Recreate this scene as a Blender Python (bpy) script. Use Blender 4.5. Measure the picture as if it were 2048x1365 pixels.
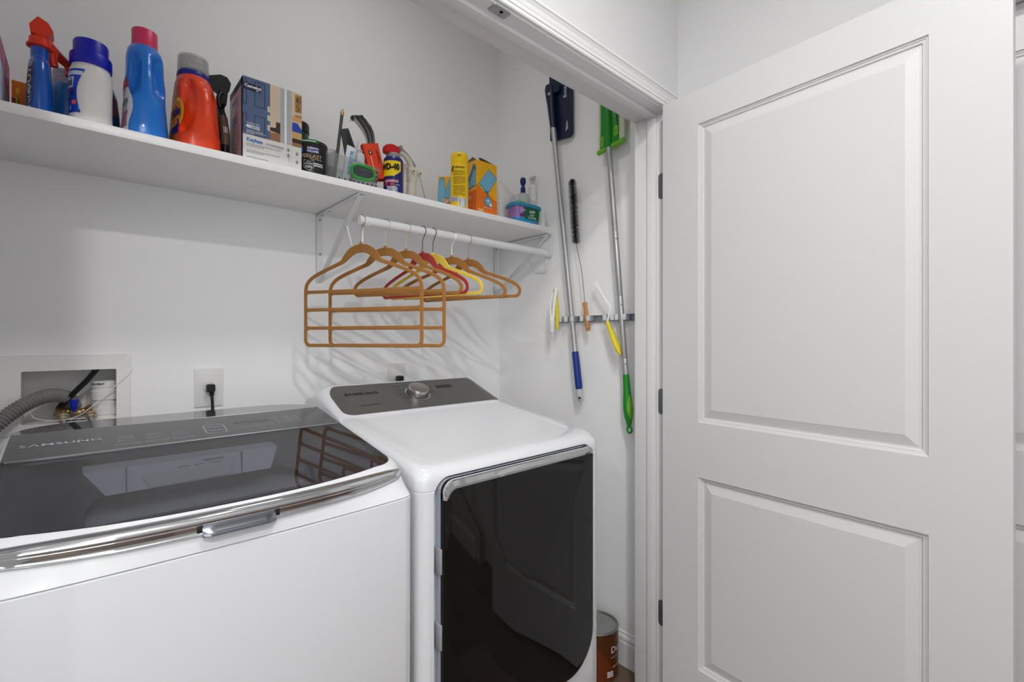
import bpy, bmesh, math, random
from mathutils import Vector, Matrix

RND = random.Random(11)
SC = bpy.context.scene
COL = SC.collection
PI = math.pi
for o in list(bpy.data.objects):
    bpy.data.objects.remove(o)

# ------------------------------------------------------------------ camera
cam_data = bpy.data.cameras.new('camera')
cam = bpy.data.objects.new('camera', cam_data)
COL.objects.link(cam)
cam.location = (0.0, 0.0, 1.33)
cam.rotation_euler = (PI / 2, 0, -math.radians(42.282))
cam_data.sensor_width = 36.0
cam_data.sensor_fit = 'HORIZONTAL'
cam_data.lens = 941.66 / 2048 * 36.0
cam_data.shift_y = (678.8 - 682.5) / 2048
cam_data.clip_start = 0.02
SC.camera = cam

# ------------------------------------------------------------------ light, world, exposure
SC.view_settings.view_transform = 'Standard'
SC.view_settings.look = 'None'
SC.view_settings.gamma = 1.0
SC.view_settings.exposure = 0.0
SC.view_settings.use_curve_mapping = False
SC.cycles.max_bounces = 12
SC.cycles.diffuse_bounces = 6
SC.cycles.glossy_bounces = 6
SC.cycles.transmission_bounces = 8
SC.cycles.transparent_max_bounces = 12

world = bpy.data.worlds.new('world')
SC.world = world
world.use_nodes = True
wbg = world.node_tree.nodes['Background']
wbg.inputs['Color'].default_value = (0.90, 0.95, 1.0, 1)
wbg.inputs['Strength'].default_value = 1.0

LIGHTS = [  # recessed ceiling lights of the hall: x, y, watts
    (0.45, 0.06, 14.0),
    (-0.35, -0.80, 29.0),
    (-1.75, -0.30, 16.0),  # added unseen fill light, lifts the closet back wall
]
CEIL = 2.75
for lx, ly, lw in LIGHTS:
    ld = bpy.data.lights.new('downlight_lamp', 'AREA')
    ld.shape = 'DISK'
    ld.size = 0.15
    ld.energy = lw
    ld.color = (1.0, 0.985, 0.965)
    lo = bpy.data.objects.new('downlight_lamp', ld)
    lo.location = (lx, ly, CEIL - 0.012)
    COL.objects.link(lo)
# added unseen fill lamp above the frame, brightens the upper closet walls
ld = bpy.data.lights.new('added_closet_lamp', 'AREA')
ld.shape = 'DISK'
ld.size = 0.30
ld.energy = 1.8
ld.color = (1.0, 0.99, 0.98)
lo = bpy.data.objects.new('added_closet_lamp', ld)
lo.location = (0.70, 1.17, 2.935)
COL.objects.link(lo)
# daylight entering through the hall window, behind and left of the camera
ld = bpy.data.lights.new('window_daylight', 'AREA')
ld.shape = 'RECTANGLE'
ld.size = 1.5
ld.size_y = 1.4
ld.energy = 16.0
ld.color = (0.95, 0.98, 1.0)
lo = bpy.data.objects.new('window_daylight', ld)
lo.location = (-1.05, -1.20, 1.22)
lo.rotation_euler = (PI / 2, 0, 0)
COL.objects.link(lo)

# ------------------------------------------------------------------ helpers
def lin(c):
    c = c / 255.0
    return c / 12.92 if c <= 0.04045 else ((c + 0.055) / 1.055) ** 2.4

def mat(name, rgb, rough=0.5, metal=0.0, var=0.04, scale=40.0, bump=0.0, coat=0.0,
        spec=0.5, trans=0.0, ior=1.45, stretch=None, alpha=1.0, aniso=0.0, sheen=0.0):
    m = bpy.data.materials.new(name)
    m.use_nodes = True
    nt = m.node_tree
    b = nt.nodes['Principled BSDF']
    base = [lin(v) for v in rgb]
    tc = nt.nodes.new('ShaderNodeTexCoord')
    mp = nt.nodes.new('ShaderNodeMapping')
    nz = nt.nodes.new('ShaderNodeTexNoise')
    nz.inputs['Scale'].default_value = scale
    nz.inputs['Detail'].default_value = 3.0
    if stretch:
        mp.inputs['Scale'].default_value = stretch
    nt.links.new(tc.outputs['Object'], mp.inputs['Vector'])
    nt.links.new(mp.outputs['Vector'], nz.inputs['Vector'])
    mx = nt.nodes.new('ShaderNodeMix')
    mx.data_type = 'RGBA'
    mx.inputs['A'].default_value = [min(1, v * (1 - var)) for v in base] + [1]
    mx.inputs['B'].default_value = [min(1, v * (1 + var)) for v in base] + [1]
    nt.links.new(nz.outputs['Fac'], mx.inputs['Factor'])
    nt.links.new(mx.outputs['Result'], b.inputs['Base Color'])
    b.inputs['Roughness'].default_value = rough
    b.inputs['Metallic'].default_value = metal
    b.inputs['Specular IOR Level'].default_value = spec
    b.inputs['IOR'].default_value = ior
    b.inputs['Coat Weight'].default_value = coat
    b.inputs['Coat Roughness'].default_value = 0.05
    b.inputs['Transmission Weight'].default_value = trans
    b.inputs['Alpha'].default_value = alpha
    b.inputs['Anisotropic'].default_value = aniso
    b.inputs['Sheen Weight'].default_value = sheen
    if bump:
        bp = nt.nodes.new('ShaderNodeBump')
        bp.inputs['Strength'].default_value = bump
        bp.inputs['Distance'].default_value = 0.002
        nt.links.new(nz.outputs['Fac'], bp.inputs['Height'])
        nt.links.new(bp.outputs['Normal'], b.inputs['Normal'])
    return m

def thin_glass(name, tint, rough=0.03, ior=1.5, haze=0.0):
    """Tinted sheet: transparent body with a Fresnel reflection, and a little milky scatter."""
    m = bpy.data.materials.new(name)
    m.use_nodes = True
    nt = m.node_tree
    nt.nodes.remove(nt.nodes['Principled BSDF'])
    out = nt.nodes['Material Output']
    tr = nt.nodes.new('ShaderNodeBsdfTransparent')
    tr.inputs['Color'].default_value = [*[lin(v) for v in tint], 1]
    gl = nt.nodes.new('ShaderNodeBsdfGlossy')
    gl.inputs['Roughness'].default_value = rough
    fr = nt.nodes.new('ShaderNodeFresnel')
    geo = nt.nodes.new('ShaderNodeNewGeometry')     # same reflectance from either side of the sheet
    mr0 = nt.nodes.new('ShaderNodeMapRange')
    mr0.inputs['To Min'].default_value = ior
    mr0.inputs['To Max'].default_value = 1.0 / ior
    nt.links.new(geo.outputs['Backfacing'], mr0.inputs['Value'])
    nt.links.new(mr0.outputs['Result'], fr.inputs['IOR'])
    mx = nt.nodes.new('ShaderNodeMixShader')
    nt.links.new(fr.outputs[0], mx.inputs[0])
    last = tr.outputs[0]
    if haze:
        df = nt.nodes.new('ShaderNodeBsdfDiffuse')
        df.inputs['Color'].default_value = (0.8, 0.8, 0.8, 1)
        tl = nt.nodes.new('ShaderNodeBsdfTranslucent')
        tl.inputs['Color'].default_value = (0.8, 0.8, 0.8, 1)
        ad = nt.nodes.new('ShaderNodeMixShader')
        ad.inputs[0].default_value = 0.5
        nt.links.new(df.outputs[0], ad.inputs[1])
        nt.links.new(tl.outputs[0], ad.inputs[2])
        m2 = nt.nodes.new('ShaderNodeMixShader')
        nz = nt.nodes.new('ShaderNodeTexNoise')
        nz.inputs['Scale'].default_value = 25
        mr = nt.nodes.new('ShaderNodeMapRange')
        mr.inputs['To Min'].default_value = haze * 0.8
        mr.inputs['To Max'].default_value = haze * 1.2
        nt.links.new(nz.outputs['Fac'], mr.inputs['Value'])
        nt.links.new(mr.outputs['Result'], m2.inputs[0])
        nt.links.new(tr.outputs[0], m2.inputs[1])
        nt.links.new(ad.outputs[0], m2.inputs[2])
        last = m2.outputs[0]
    nt.links.new(last, mx.inputs[1])
    nt.links.new(gl.outputs[0], mx.inputs[2])
    nt.links.new(mx.outputs[0], out.inputs['Surface'])
    return m

def wloc(o):
    v = Vector((0, 0, 0))
    while o is not None:
        v = v + o.location
        o = o.parent
    return v

def add(name, bm, m, parent=None, local=False, angle=35, flat=False, normals=True, label=None):
    """One mesh object out of a bmesh given in world coordinates (or in the parent's own)."""
    if parent is not None and not local:
        bmesh.ops.translate(bm, vec=-wloc(parent), verts=bm.verts)
    if normals:
        bmesh.ops.recalc_face_normals(bm, faces=bm.faces)
    me = bpy.data.meshes.new(name)
    bm.to_mesh(me)
    bm.free()
    me.materials.append(m)
    if not flat and len(me.polygons):
        me.polygons.foreach_set('use_smooth', [True] * len(me.polygons))
        me.set_sharp_from_angle(angle=math.radians(angle))
    o = bpy.data.objects.new(name, me)
    COL.objects.link(o)
    if parent is not None:
        o.parent = parent
    if label:
        o['label'] = label
    if name == 'print' and len(me.polygons) > 1:
        o['kind'] = 'stuff'
    return o

def tag(o, label, cat, group=None):
    o['label'] = label
    o['category'] = cat
    if group:
        o['group'] = group
    return o

def thing(name, label, cat, loc, rotz=0.0, group=None):
    o = bpy.data.objects.new(name, None)
    o.empty_display_size = 0.05
    COL.objects.link(o)
    o.location = loc
    o.rotation_euler = (0, 0, rotz)
    return tag(o, label, cat, group)

def struct(name, bm, m, **k):
    o = add(name, bm, m, **k)
    o['kind'] = 'structure'
    return o

NB = bmesh.new

def box(bm, x0, x1, y0, y1, z0, z1, bev=0.0, seg=2, M=None):
    vs = [bm.verts.new((x, y, z)) for z in (z0, z1) for y in (y0, y1) for x in (x0, x1)]
    fs = [(0, 1, 3, 2), (4, 6, 7, 5), (0, 4, 5, 1), (2, 3, 7, 6), (0, 2, 6, 4), (1, 5, 7, 3)]
    faces = [bm.faces.new([vs[i] for i in f]) for f in fs]
    if bev:
        es = list({e for f in faces for e in f.edges})
        r = bmesh.ops.bevel(bm, geom=es, offset=bev, segments=seg, profile=0.5, affect='EDGES', clamp_overlap=True)
        vs = list({v for f in r['faces'] for v in f.verts} | {v for v in vs if v.is_valid})
    if M is not None:
        for v in vs:
            if v.is_valid:
                v.co = M @ v.co
    return vs

def loft(bm, rings, cap0=True, cap1=True, closed=True):
    vr = [[bm.verts.new(p) for p in r] for r in rings]
    n = len(vr[0])
    for a, b in zip(vr[:-1], vr[1:]):
        for i in range(n if closed else n - 1):
            j = (i + 1) % n
            bm.faces.new((a[i], a[j], b[j], b[i]))
    if cap0:
        bm.faces.new(list(reversed(vr[0])))
    if cap1:
        bm.faces.new(vr[-1])
    return vr

def grid(bm, rows):
    return loft(bm, rows, False, False, closed=False)

def axis_frame(d):
    d = Vector(d).normalized()
    up = Vector((0, 0, 1)) if abs(d.z) < 0.95 else Vector((0, 1, 0))
    u = up.cross(d).normalized()
    v = d.cross(u)
    return u, v, d

def lathe(bm, prof, o=(0, 0, 0), d=(0, 0, 1), n=32, caps=True):
    u, v, w = axis_frame(d)
    o = Vector(o)
    rings = [[o + w * z + (u * math.cos(2 * PI * i / n) + v * math.sin(2 * PI * i / n)) * max(r, 1e-5)
              for i in range(n)] for r, z in prof]
    return loft(bm, rings, caps, caps)

def cyl(bm, a, b, r, n=20, r2=None):
    a, b = Vector(a), Vector(b)
    L = (b - a).length
    return lathe(bm, [(r, 0), (r if r2 is None else r2, L)], a, b - a, n)

def smooth_path(pts, k=6):
    pts = [Vector(p) for p in pts]
    out = []
    n = len(pts)
    for i in range(n - 1):
        p0, p1, p2, p3 = pts[max(i - 1, 0)], pts[i], pts[i + 1], pts[min(i + 2, n - 1)]
        for j in range(k):
            t = j / k
            out.append(0.5 * ((2 * p1) + (-p0 + p2) * t + (2 * p0 - 5 * p1 + 4 * p2 - p3) * t * t
                              + (-p0 + 3 * p1 - 3 * p2 + p3) * t ** 3))
    out.append(pts[-1])
    return out

def tube(bm, pts, r, n=8, smooth=0, closed=False, rr=None):
    pts = smooth_path(pts, smooth) if smooth else [Vector(p) for p in pts]
    m = len(pts)
    rings = []
    pu = None
    for i, p in enumerate(pts):
        if closed:
            t = pts[(i + 1) % m] - pts[(i - 1) % m]
        else:
            t = pts[min(i + 1, m - 1)] - pts[max(i - 1, 0)]
        t.normalize()
        if pu is None:
            u, v, _ = axis_frame(t)
        else:
            u = (pu - t * pu.dot(t)).normalized()
            v = t.cross(u)
        pu = u
        rad = rr[i] if rr else r
        rings.append([p + (u * math.cos(2 * PI * k / n) + v * math.sin(2 * PI * k / n)) * rad for k in range(n)])
    if closed:
        rings.append(rings[0])
        return loft(bm, rings, False, False)
    return loft(bm, rings)

def rrect(x0, x1, y0, y1, r, n=6):
    """Rounded rectangle, counter-clockwise; r is one radius or four (bl, br, tr, tl)."""
    rs = r if isinstance(r, (tuple, list)) else (r, r, r, r)
    out = []
    for (cx, cy, a0), q in zip(((x0 + rs[0], y0 + rs[0], PI), (x1 - rs[1], y0 + rs[1], 1.5 * PI),
                                (x1 - rs[2], y1 - rs[2], 0.0), (x0 + rs[3], y1 - rs[3], 0.5 * PI)), rs):
        for i in range(n + 1):
            a = a0 + 0.5 * PI * i / n
            out.append((cx + q * math.cos(a), cy + q * math.sin(a)))
    return out

def plate(bm, poly, f, t, bev=0.0):
    """Flat closed plate: 2D outline put in space by f(x, y, depth); bev rounds the front rim."""
    if bev:
        n = len(poly)
        cx = sum(p[0] for p in poly) / n
        cy = sum(p[1] for p in poly) / n
        w = max(abs(p[0] - cx) for p in poly)
        h = max(abs(p[1] - cy) for p in poly)
        ins = [(cx + (x - cx) * (1 - bev / w), cy + (y - cy) * (1 - bev / h)) for x, y in poly]
        mid = [(cx + (x - cx) * (1 - 0.3 * bev / w), cy + (y - cy) * (1 - 0.3 * bev / h)) for x, y in poly]
        return loft(bm, [[f(x, y, 0) for x, y in poly], [f(x, y, t - bev) for x, y in poly],
                         [f(x, y, t - 0.3 * bev) for x, y in mid], [f(x, y, t) for x, y in ins]])
    return loft(bm, [[f(x, y, 0) for x, y in poly], [f(x, y, t) for x, y in poly]])

def frame(o, ux, uy, un=None):
    o, ux, uy = Vector(o), Vector(ux).normalized(), Vector(uy).normalized()
    un = ux.cross(uy) if un is None else Vector(un)
    return lambda x, y, d=0.0: o + ux * x + uy * y + un * d

def text_geo(s, size, bold=0.0, align='CENTER', spacing=1.0):
    cu = bpy.data.curves.new('t', 'FONT')
    cu.body = s
    cu.size = size
    cu.align_x = align
    cu.align_y = 'CENTER'
    cu.offset = bold * size
    cu.space_character = spacing
    cu.resolution_u = 2
    ob = bpy.data.objects.new('t', cu)
    COL.objects.link(ob)
    bpy.context.view_layer.update()
    dg = bpy.context.evaluated_depsgraph_get()
    me = bpy.data.meshes.new_from_object(ob.evaluated_get(dg))
    vs = [(v.co.x, v.co.y) for v in me.vertices]
    fs = [list(p.vertices) for p in me.polygons]
    bpy.data.objects.remove(ob)
    bpy.data.curves.remove(cu)
    bpy.data.meshes.remove(me)
    return vs, fs

def put_text(bm, s, size, f, bold=0.0, align='CENTER', xs=1.0, spacing=1.0, off=0.0004):
    vs, fs = text_geo(s, size, bold, align, spacing)
    nv = [bm.verts.new(f(x * xs, y, off)) for x, y in vs]
    for p in fs:
        try:
            bm.faces.new([nv[i] for i in p])
        except ValueError:
            pass

def text(name, s, size, f, m, parent, local=False, label=None, **k):
    bm = NB()
    put_text(bm, s, size, f, **k)
    return add(name, bm, m, parent, local=local, flat=True, normals=False, label=label)

def flat(bm, poly, f, off=0.0003):
    bm.faces.new([bm.verts.new(f(x, y, off)) for x, y in poly])

def rect(x0, x1, y0, y1):
    return [(x0, y0), (x1, y0), (x1, y1), (x0, y1)]

def dashes(bm, f, x0, x1, y, h, off=0.0004, seed=1, gap=0.25):
    """A line of print too small to read: a row of short dark strokes."""
    r = random.Random(seed)
    x = x0
    while x < x1:
        w = h * r.uniform(1.2, 4.0)
        flat(bm, rect(x, min(x + w, x1), y - h / 2, y + h / 2), f, off)
        x += w + h * (0.5 + gap)

def boolean(o, cutter_bm):
    me = bpy.data.meshes.new('cutter')
    bmesh.ops.recalc_face_normals(cutter_bm, faces=cutter_bm.faces)
    cutter_bm.to_mesh(me)
    cutter_bm.free()
    c = bpy.data.objects.new('cutter', me)
    COL.objects.link(c)
    md = o.modifiers.new('b', 'BOOLEAN')
    md.object = c
    md.operation = 'DIFFERENCE'
    md.solver = 'EXACT'
    bpy.context.view_layer.update()
    dg = bpy.context.evaluated_depsgraph_get()
    new = bpy.data.meshes.new_from_object(o.evaluated_get(dg))
    o.modifiers.clear()
    old = o.data
    o.data = new
    bpy.data.meshes.remove(old)
    bpy.data.objects.remove(c)
    new.polygons.foreach_set('use_smooth', [True] * len(new.polygons))
    new.set_sharp_from_angle(angle=math.radians(35))

class Surf:
    """Bottle-like surface: keys of (z, half width, half depth, dx, dy, squareness)."""
    def __init__(self, o, keys, rot=0.0, tilt=None):
        self.o, self.k, self.r = Vector(o), keys, rot
        self.M = Matrix.Rotation(rot, 4, 'Z')
        if tilt:
            self.M = Matrix.Rotation(tilt[0], 4, Vector(tilt[1])) @ self.M
    def at(self, z):
        k = self.k
        if z <= k[0][0]:
            return k[0][1:]
        for i in range(len(k) - 1):
            if z <= k[i + 1][0]:
                h = k[i + 1][0] - k[i][0]
                if h < 1e-7:
                    return k[i + 1][1:]
                t = (z - k[i][0]) / h
                out = []
                for j in range(1, 6):
                    p0, p1, p2, p3 = k[max(i - 1, 0)], k[i], k[i + 1], k[min(i + 2, len(k) - 1)]
                    s = (p2[j] - p1[j])
                    m1 = 0.5 * ((p2[j] - p0[j]) / max(p2[0] - p0[0], 1e-6)) * h
                    m2 = 0.5 * 2 * ((p3[j] - p1[j]) / max(p3[0] - p1[0], 1e-6)) * h / 2
                    if s == 0:
                        m1 = m2 = 0
                    m1 = max(min(m1, 3 * abs(s)), -3 * abs(s))
                    m2 = max(min(m2, 3 * abs(s)), -3 * abs(s))
                    t2, t3 = t * t, t ** 3
                    out.append((2 * t3 - 3 * t2 + 1) * p1[j] + (t3 - 2 * t2 + t) * m1
                               + (-2 * t3 + 3 * t2) * p2[j] + (t3 - t2) * m2)
                return out
        return k[-1][1:]
    def P(self, th, z, off=0.0):
        a, b, dx, dy, n = self.at(z)
        c, s = math.cos(th), math.sin(th)
        e = 2.0 / n
        x = (a + off) * math.copysign(abs(c) ** e, c) + dx
        y = (b + off) * math.copysign(abs(s) ** e, s) + dy
        return self.o + self.M @ Vector((x, y, z))
    def mesh(self, nth=40, dz=0.006, cap=True, z0=None, z1=None, off=0.0):
        bm = NB()
        z0 = self.k[0][0] if z0 is None else z0
        z1 = self.k[-1][0] if z1 is None else z1
        zs = sorted(set([z0, z1] + [k[0] for k in self.k if z0 < k[0] < z1]
                        + [z0 + (z1 - z0) * i / max(1, int((z1 - z0) / dz)) for i in range(int((z1 - z0) / dz))]))
        loft(bm, [[self.P(2 * PI * i / nth, z, off) for i in range(nth)] for z in zs], cap, cap)
        return bm
    def patch(self, bm, t0, t1, z0, z1, off=0.0006, nt=14, nz=12, edge=None):
        rows = []
        for j in range(nz + 1):
            z = z0 + (z1 - z0) * j / nz
            a, b = (t0, t1) if edge is None else edge(j / nz)
            rows.append([self.P(a + (b - a) * i / nt, z, off) for i in range(nt + 1)])
        grid(bm, rows)
    def wrap(self, th0, z0, off=0.0011):
        a, b = self.at(z0)[:2]
        r = 0.5 * (a + b)
        return lambda x, y, d=0.0: self.P(th0 + x / r, z0 + y, off + d)

# ------------------------------------------------------------------ materials
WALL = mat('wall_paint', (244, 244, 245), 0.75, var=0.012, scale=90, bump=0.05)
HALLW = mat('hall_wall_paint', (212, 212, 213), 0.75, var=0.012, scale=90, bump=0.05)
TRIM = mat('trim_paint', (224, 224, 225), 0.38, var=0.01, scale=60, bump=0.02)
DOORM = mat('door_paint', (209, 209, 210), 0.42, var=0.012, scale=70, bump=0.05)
CEILM = mat('ceiling_paint', (240, 240, 239), 0.85, var=0.012, scale=80, bump=0.05)
APPL = mat('appliance_enamel', (217, 218, 222), 0.16, var=0.008, scale=5, coat=0.3)
MELA = mat('white_melamine', (243, 243, 242), 0.35, var=0.012, scale=30)
WMET = mat('white_coated_metal', (232, 233, 235), 0.3, var=0.012, scale=30)
CHROME = mat('chrome', (205, 206, 208), 0.06, metal=1.0, var=0.02, scale=10)
STEEL = mat('satin_steel', (168, 168, 170), 0.33, metal=1.0, var=0.05, scale=60)
ALU = mat('aluminium_tube', (182, 183, 185), 0.48, metal=0.8, var=0.05, scale=80, stretch=(1, 1, 0.05))
BLACK = mat('black_plastic', (24, 24, 26), 0.4, var=0.1)
DARK = mat('dark_gap', (40, 40, 42), 0.6, var=0.05)
WHITE = mat('white_plastic', (228, 228, 228), 0.35, var=0.02)
INKW = mat('white_print', (238, 238, 238), 0.5, var=0.01)
INKB = mat('black_print', (22, 22, 24), 0.5, var=0.05)
INKG = mat('grey_print', (120, 120, 124), 0.5, var=0.05)

# ------------------------------------------------------------------ room shell (metres)
XR, YB = 1.637, 1.903          # closet right wall and back wall
XJ, YI, YH = 1.498, 0.976, 0.849   # jamb face, closet and hall faces of the door wall
XJL = -0.142                   # left jamb face
ZH = 2.123                     # underside of the head jamb
XH = 1.577                     # right wall of the hall
XL, YS = -2.75, -1.02          # left end and near side of the hall
ZC = 3.00                      # closet ceiling

# floor made of single vinyl planks
bm = NB()
box(bm, XL - 0.1, XR + 0.1, YS - 0.1, YB + 0.1, -0.08, -0.008)
floor = struct('floor', bm, DARK)
WOODS = [mat('floor_plank_%s' % n, c, 0.36, var=0.28, scale=7, stretch=(9, 0.6, 1), bump=0.08)
         for n, c in (('warm', (104, 84, 72)), ('mid', (92, 75, 65)), ('pale', (116, 96, 84)), ('deep', (82, 66, 58)))]
pw, pl = 0.18, 1.22
ix = 0
x = XL
while x < XR:
    y = YS - RND.uniform(0, pl)
    while y < YB:
        a, b = max(y, YS), min(y + pl, YB)
        if b - a > 0.02:
            bm = NB()
            box(bm, x + 0.0007, min(x + pw, XR) - 0.0007, a + 0.0007, b - 0.0007, -0.0085, -0.0003 + RND.uniform(0, 0.0003))
            add('plank', bm, WOODS[RND.randrange(4)], floor)
        y += pl
    x += pw
    ix += 1

# supply-box opening in the back wall
BX0, BX1, BZ0, BZ1 = -0.132, 0.076, 1.086, 1.240
bm = NB()
T = 0.1
box(bm, -0.45, BX0, YB, YB + T, 0, ZC)
box(bm, BX1, XR + T, YB, YB + T, 0, ZC)
box(bm, BX0, BX1, YB, YB + T, 0, BZ0)
box(bm, BX0, BX1, YB, YB + T, BZ1, ZC)
struct('wall_back', bm, WALL, flat=True)
bm = NB()
box(bm, XR, XR + T, YI, YB, 0, ZC)
struct('wall_right', bm, WALL, flat=True)
bm = NB()
box(bm, -0.45, -0.33, YI, YB, 0, ZC)
struct('wall_left', bm, WALL, flat=True)
bm = NB()
box(bm, -0.45, XR + T, YI, YB + T, ZC, ZC + 0.1)
struct('ceiling', bm, CEILM, flat=True)
# wall that holds the opening
bm = NB()
box(bm, XL, XJL - 0.02, YH, YI, 0, ZC)
box(bm, XJ + 0.02, XR + T, YH, YI, 0, ZC)
box(bm, XJL - 0.02, XJ + 0.02, YH, YI, ZH + 0.02, ZC)
struct('wall_front', bm, HALLW, flat=True)
# hall: right wall with a closed door in it, near wall, end wall with a window, ceiling
D2Y0, D2Y1 = -0.46, 0.36
bm = NB()
box(bm, XH, XH + T + 0.06, D2Y1 + 0.012, YH, 0, CEIL)
box(bm, XH, XH + T + 0.06, YS - T, D2Y0 - 0.012, 0, CEIL)
box(bm, XH, XH + T + 0.06, D2Y0 - 0.012, D2Y1 + 0.012, 2.135, CEIL)
struct('wall_hall_right', bm, HALLW, flat=True)
WX0_, WX1_, WZ0, WZ1 = -1.75, -0.35, 0.55, 1.90
bm = NB()
box(bm, XL - T, WX0_, YS - T, YS, 0, CEIL)
box(bm, WX1_, XH, YS - T, YS, 0, CEIL)
box(bm, WX0_, WX1_, YS - T, YS, 0, WZ0)
box(bm, WX0_, WX1_, YS - T, YS, WZ1, CEIL)
struct('wall_hall_near', bm, HALLW, flat=True)
bm = NB()
box(bm, XL - T, XL, YS, YH, 0, CEIL)
struct('wall_hall_left', bm, HALLW, flat=True)
bm = NB()
box(bm, XL - T, XH + T + 0.06, YS - T, YH, CEIL, CEIL + 0.1)
struct('ceiling_hall', bm, CEILM, flat=True)

# window in the near wall of the hall
bm = NB()
for a, b, c, d in ((WX0_, WX0_ + .05, WZ0, WZ1), (WX1_ - .05, WX1_, WZ0, WZ1), (WX0_ + .05, WX1_ - .05, WZ0, WZ0 + .06), (WX0_ + .05, WX1_ - .05, WZ1 - .05, WZ1)):
    box(bm, a, b, YS - .08, YS - .02, c, d, 0.004)
win = struct('window_1', bm, TRIM)
PANE = thin_glass('window_glass', (246, 249, 248))
xm, zm = (WX0_ + WX1_) / 2, (WZ0 + WZ1) / 2
for a, b in ((WX0_ + .05, xm - .012), (xm + .012, WX1_ - .05)):
    for c, d in ((WZ0 + .06, zm - .012), (zm + .012, WZ1 - .05)):
        bm = NB()
        box(bm, a, b, YS - .053, YS - .047, c, d)
        add('pane', bm, PANE, win)
bm = NB()
box(bm, xm - .012, xm + .012, YS - .065, YS - .035, WZ0 + .06, WZ1 - .05, 0.003)
add('mullion', bm, TRIM, win)
bm = NB()
box(bm, WX0_ + .05, WX1_ - .05, YS - .065, YS - .035, zm - .012, zm + .012, 0.003)
add('rail', bm, TRIM, win)

# recessed ceiling lights
GLOW = bpy.data.materials.new('lamp_diffuser')
GLOW.use_nodes = True
g = GLOW.node_tree.nodes['Principled BSDF']
g.inputs['Emission Color'].default_value = (1, .96, .9, 1)
g.inputs['Emission Strength'].default_value = 4.0
for i, (lx, ly, lw) in enumerate(LIGHTS):
    t = thing('ceiling_light', ('round recessed ceiling light nearest the closet opening', 'round recessed ceiling light in the middle of the hall', 'round unseen fill light added at the left end of the hall')[i],
              'light', (lx, ly, CEIL), group='recessed lights of the hall')
    bm = NB()
    lathe(bm, [(0.078, -0.004), (0.095, -0.008), (0.098, 0.0), (0.078, 0.0), (0.078, -0.004)], (lx, ly, CEIL), n=32, caps=False)
    add('trim_ring', bm, TRIM, t)
    bm = NB()
    lathe(bm, [(0.0, -0.001), (0.078, -0.001), (0.078, 0.0), (0.0, 0.0)], (lx, ly, CEIL), n=32, caps=False)
    add('diffuser', bm, GLOW, t)

# round fixture for the added closet fill lamp, out of view
t = thing('added_closet_fixture', 'round frosted fill lamp added above the closet shelf, out of view', 'light', (0.70, 1.17, ZC))
bm = NB()
lathe(bm, [(.17, 0), (.172, -.012), (.165, -.030), (.160, -.032), (.160, 0)], (0.70, 1.17, ZC), n=40, caps=False)
add('added_lamp_base', bm, TRIM, t)
bm = NB()
lathe(bm, [(.160, -.030), (.150, -.046), (.10, -.056), (0, -.060)], (0.70, 1.17, ZC), n=40, caps=False)
add('added_lamp_shade', bm, GLOW, t)

# door frame: jambs, head and stops
bm = NB()
box(bm, XJ, XJ + .02, YH - .001, YI + .001, 0, ZH, .0015)
box(bm, XJL - .02, XJL, YH - .001, YI + .001, 0, ZH, .0015)
box(bm, XJL - .02, XJ + .02, YH - .001, YI + .001, ZH, ZH + .02, .0015)
jamb = struct('trim_1', bm, TRIM)
bm = NB()
box(bm, XJ - .011, XJ + .002, .886, .920, 0, ZH - .011, .0025)
add('stop', bm, TRIM, jamb)
bm = NB()
box(bm, XJL - .002, XJL + .011, .886, .920, 0, ZH - .011, .0025)
add('stop', bm, TRIM, jamb)
bm = NB()
box(bm, XJL, XJ, .886, .920, ZH - .011, ZH + .002, .0025)
add('stop', bm, TRIM, jamb)

# casing around the opening on the hall side: stepped profile swept along three sides with mitres
CP = [(0.0, 0.0), (0.0, 0.009), (0.003, 0.011), (0.010, 0.011), (0.0115, 0.008), (0.013, 0.012), (0.021, 0.013),
      (0.0225, 0.010), (0.026, 0.0125), (0.036, 0.014), (0.044, 0.018), (0.046, 0.015), (0.048, 0.019), (0.055, 0.019), (0.057, 0.017), (0.057, 0.0)]
def cas(corner):
    sx, x0 = corner[0], corner[1]
    return [(x0 + sx * (0.005 + w), YH - d, ZH + 0.005 + w) if corner[2] else (x0 + sx * (0.005 + w), YH - d, 0.0) for w, d in CP]
bm = NB()
loft(bm, [cas((1, XJ, False)), cas((1, XJ, True)), cas((-1, XJL, True)), cas((-1, XJL, False))])
struct('trim_2', bm, TRIM, angle=12)

# ball-catch strike plate let into the head jamb
t = thing('strike_plate', 'small steel ball catch strike plate screwed under the door head', 'door catch', (0.743, 0.862, ZH - 0.001))
f = frame((0.743, 0.862, ZH), (1, 0, 0), (0, 1, 0), (0, 0, -1))
bm = NB()
plate(bm, rrect(-.027, .027, -.0145, .0145, .006), f, .0016, .0006)
plt = add('plate', bm, STEEL, t)
bm = NB()
lathe(bm, [(.0095, .0014), (.0085, .0022), (.006, .0022), (.0045, .0016), (.0, .0016)], f(.004, -.002), (0, 0, -1), 24, False)
add('catch_cup', bm, STEEL, t)
for sx, sy in ((-.019, .002), (.019, -.003)):
    bm = NB()
    lathe(bm, [(.003, .0015), (.0026, .0022), (.0, .0024)], f(sx, sy), (0, 0, -1), 14, False)
    add('screw', bm, STEEL, t)
bm = NB()
flat(bm, [(.003, .003), (.0045, .0025), (.010, .0135), (.0085, .0138)], f, .0018)
add('slot', bm, INKB, t)

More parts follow.
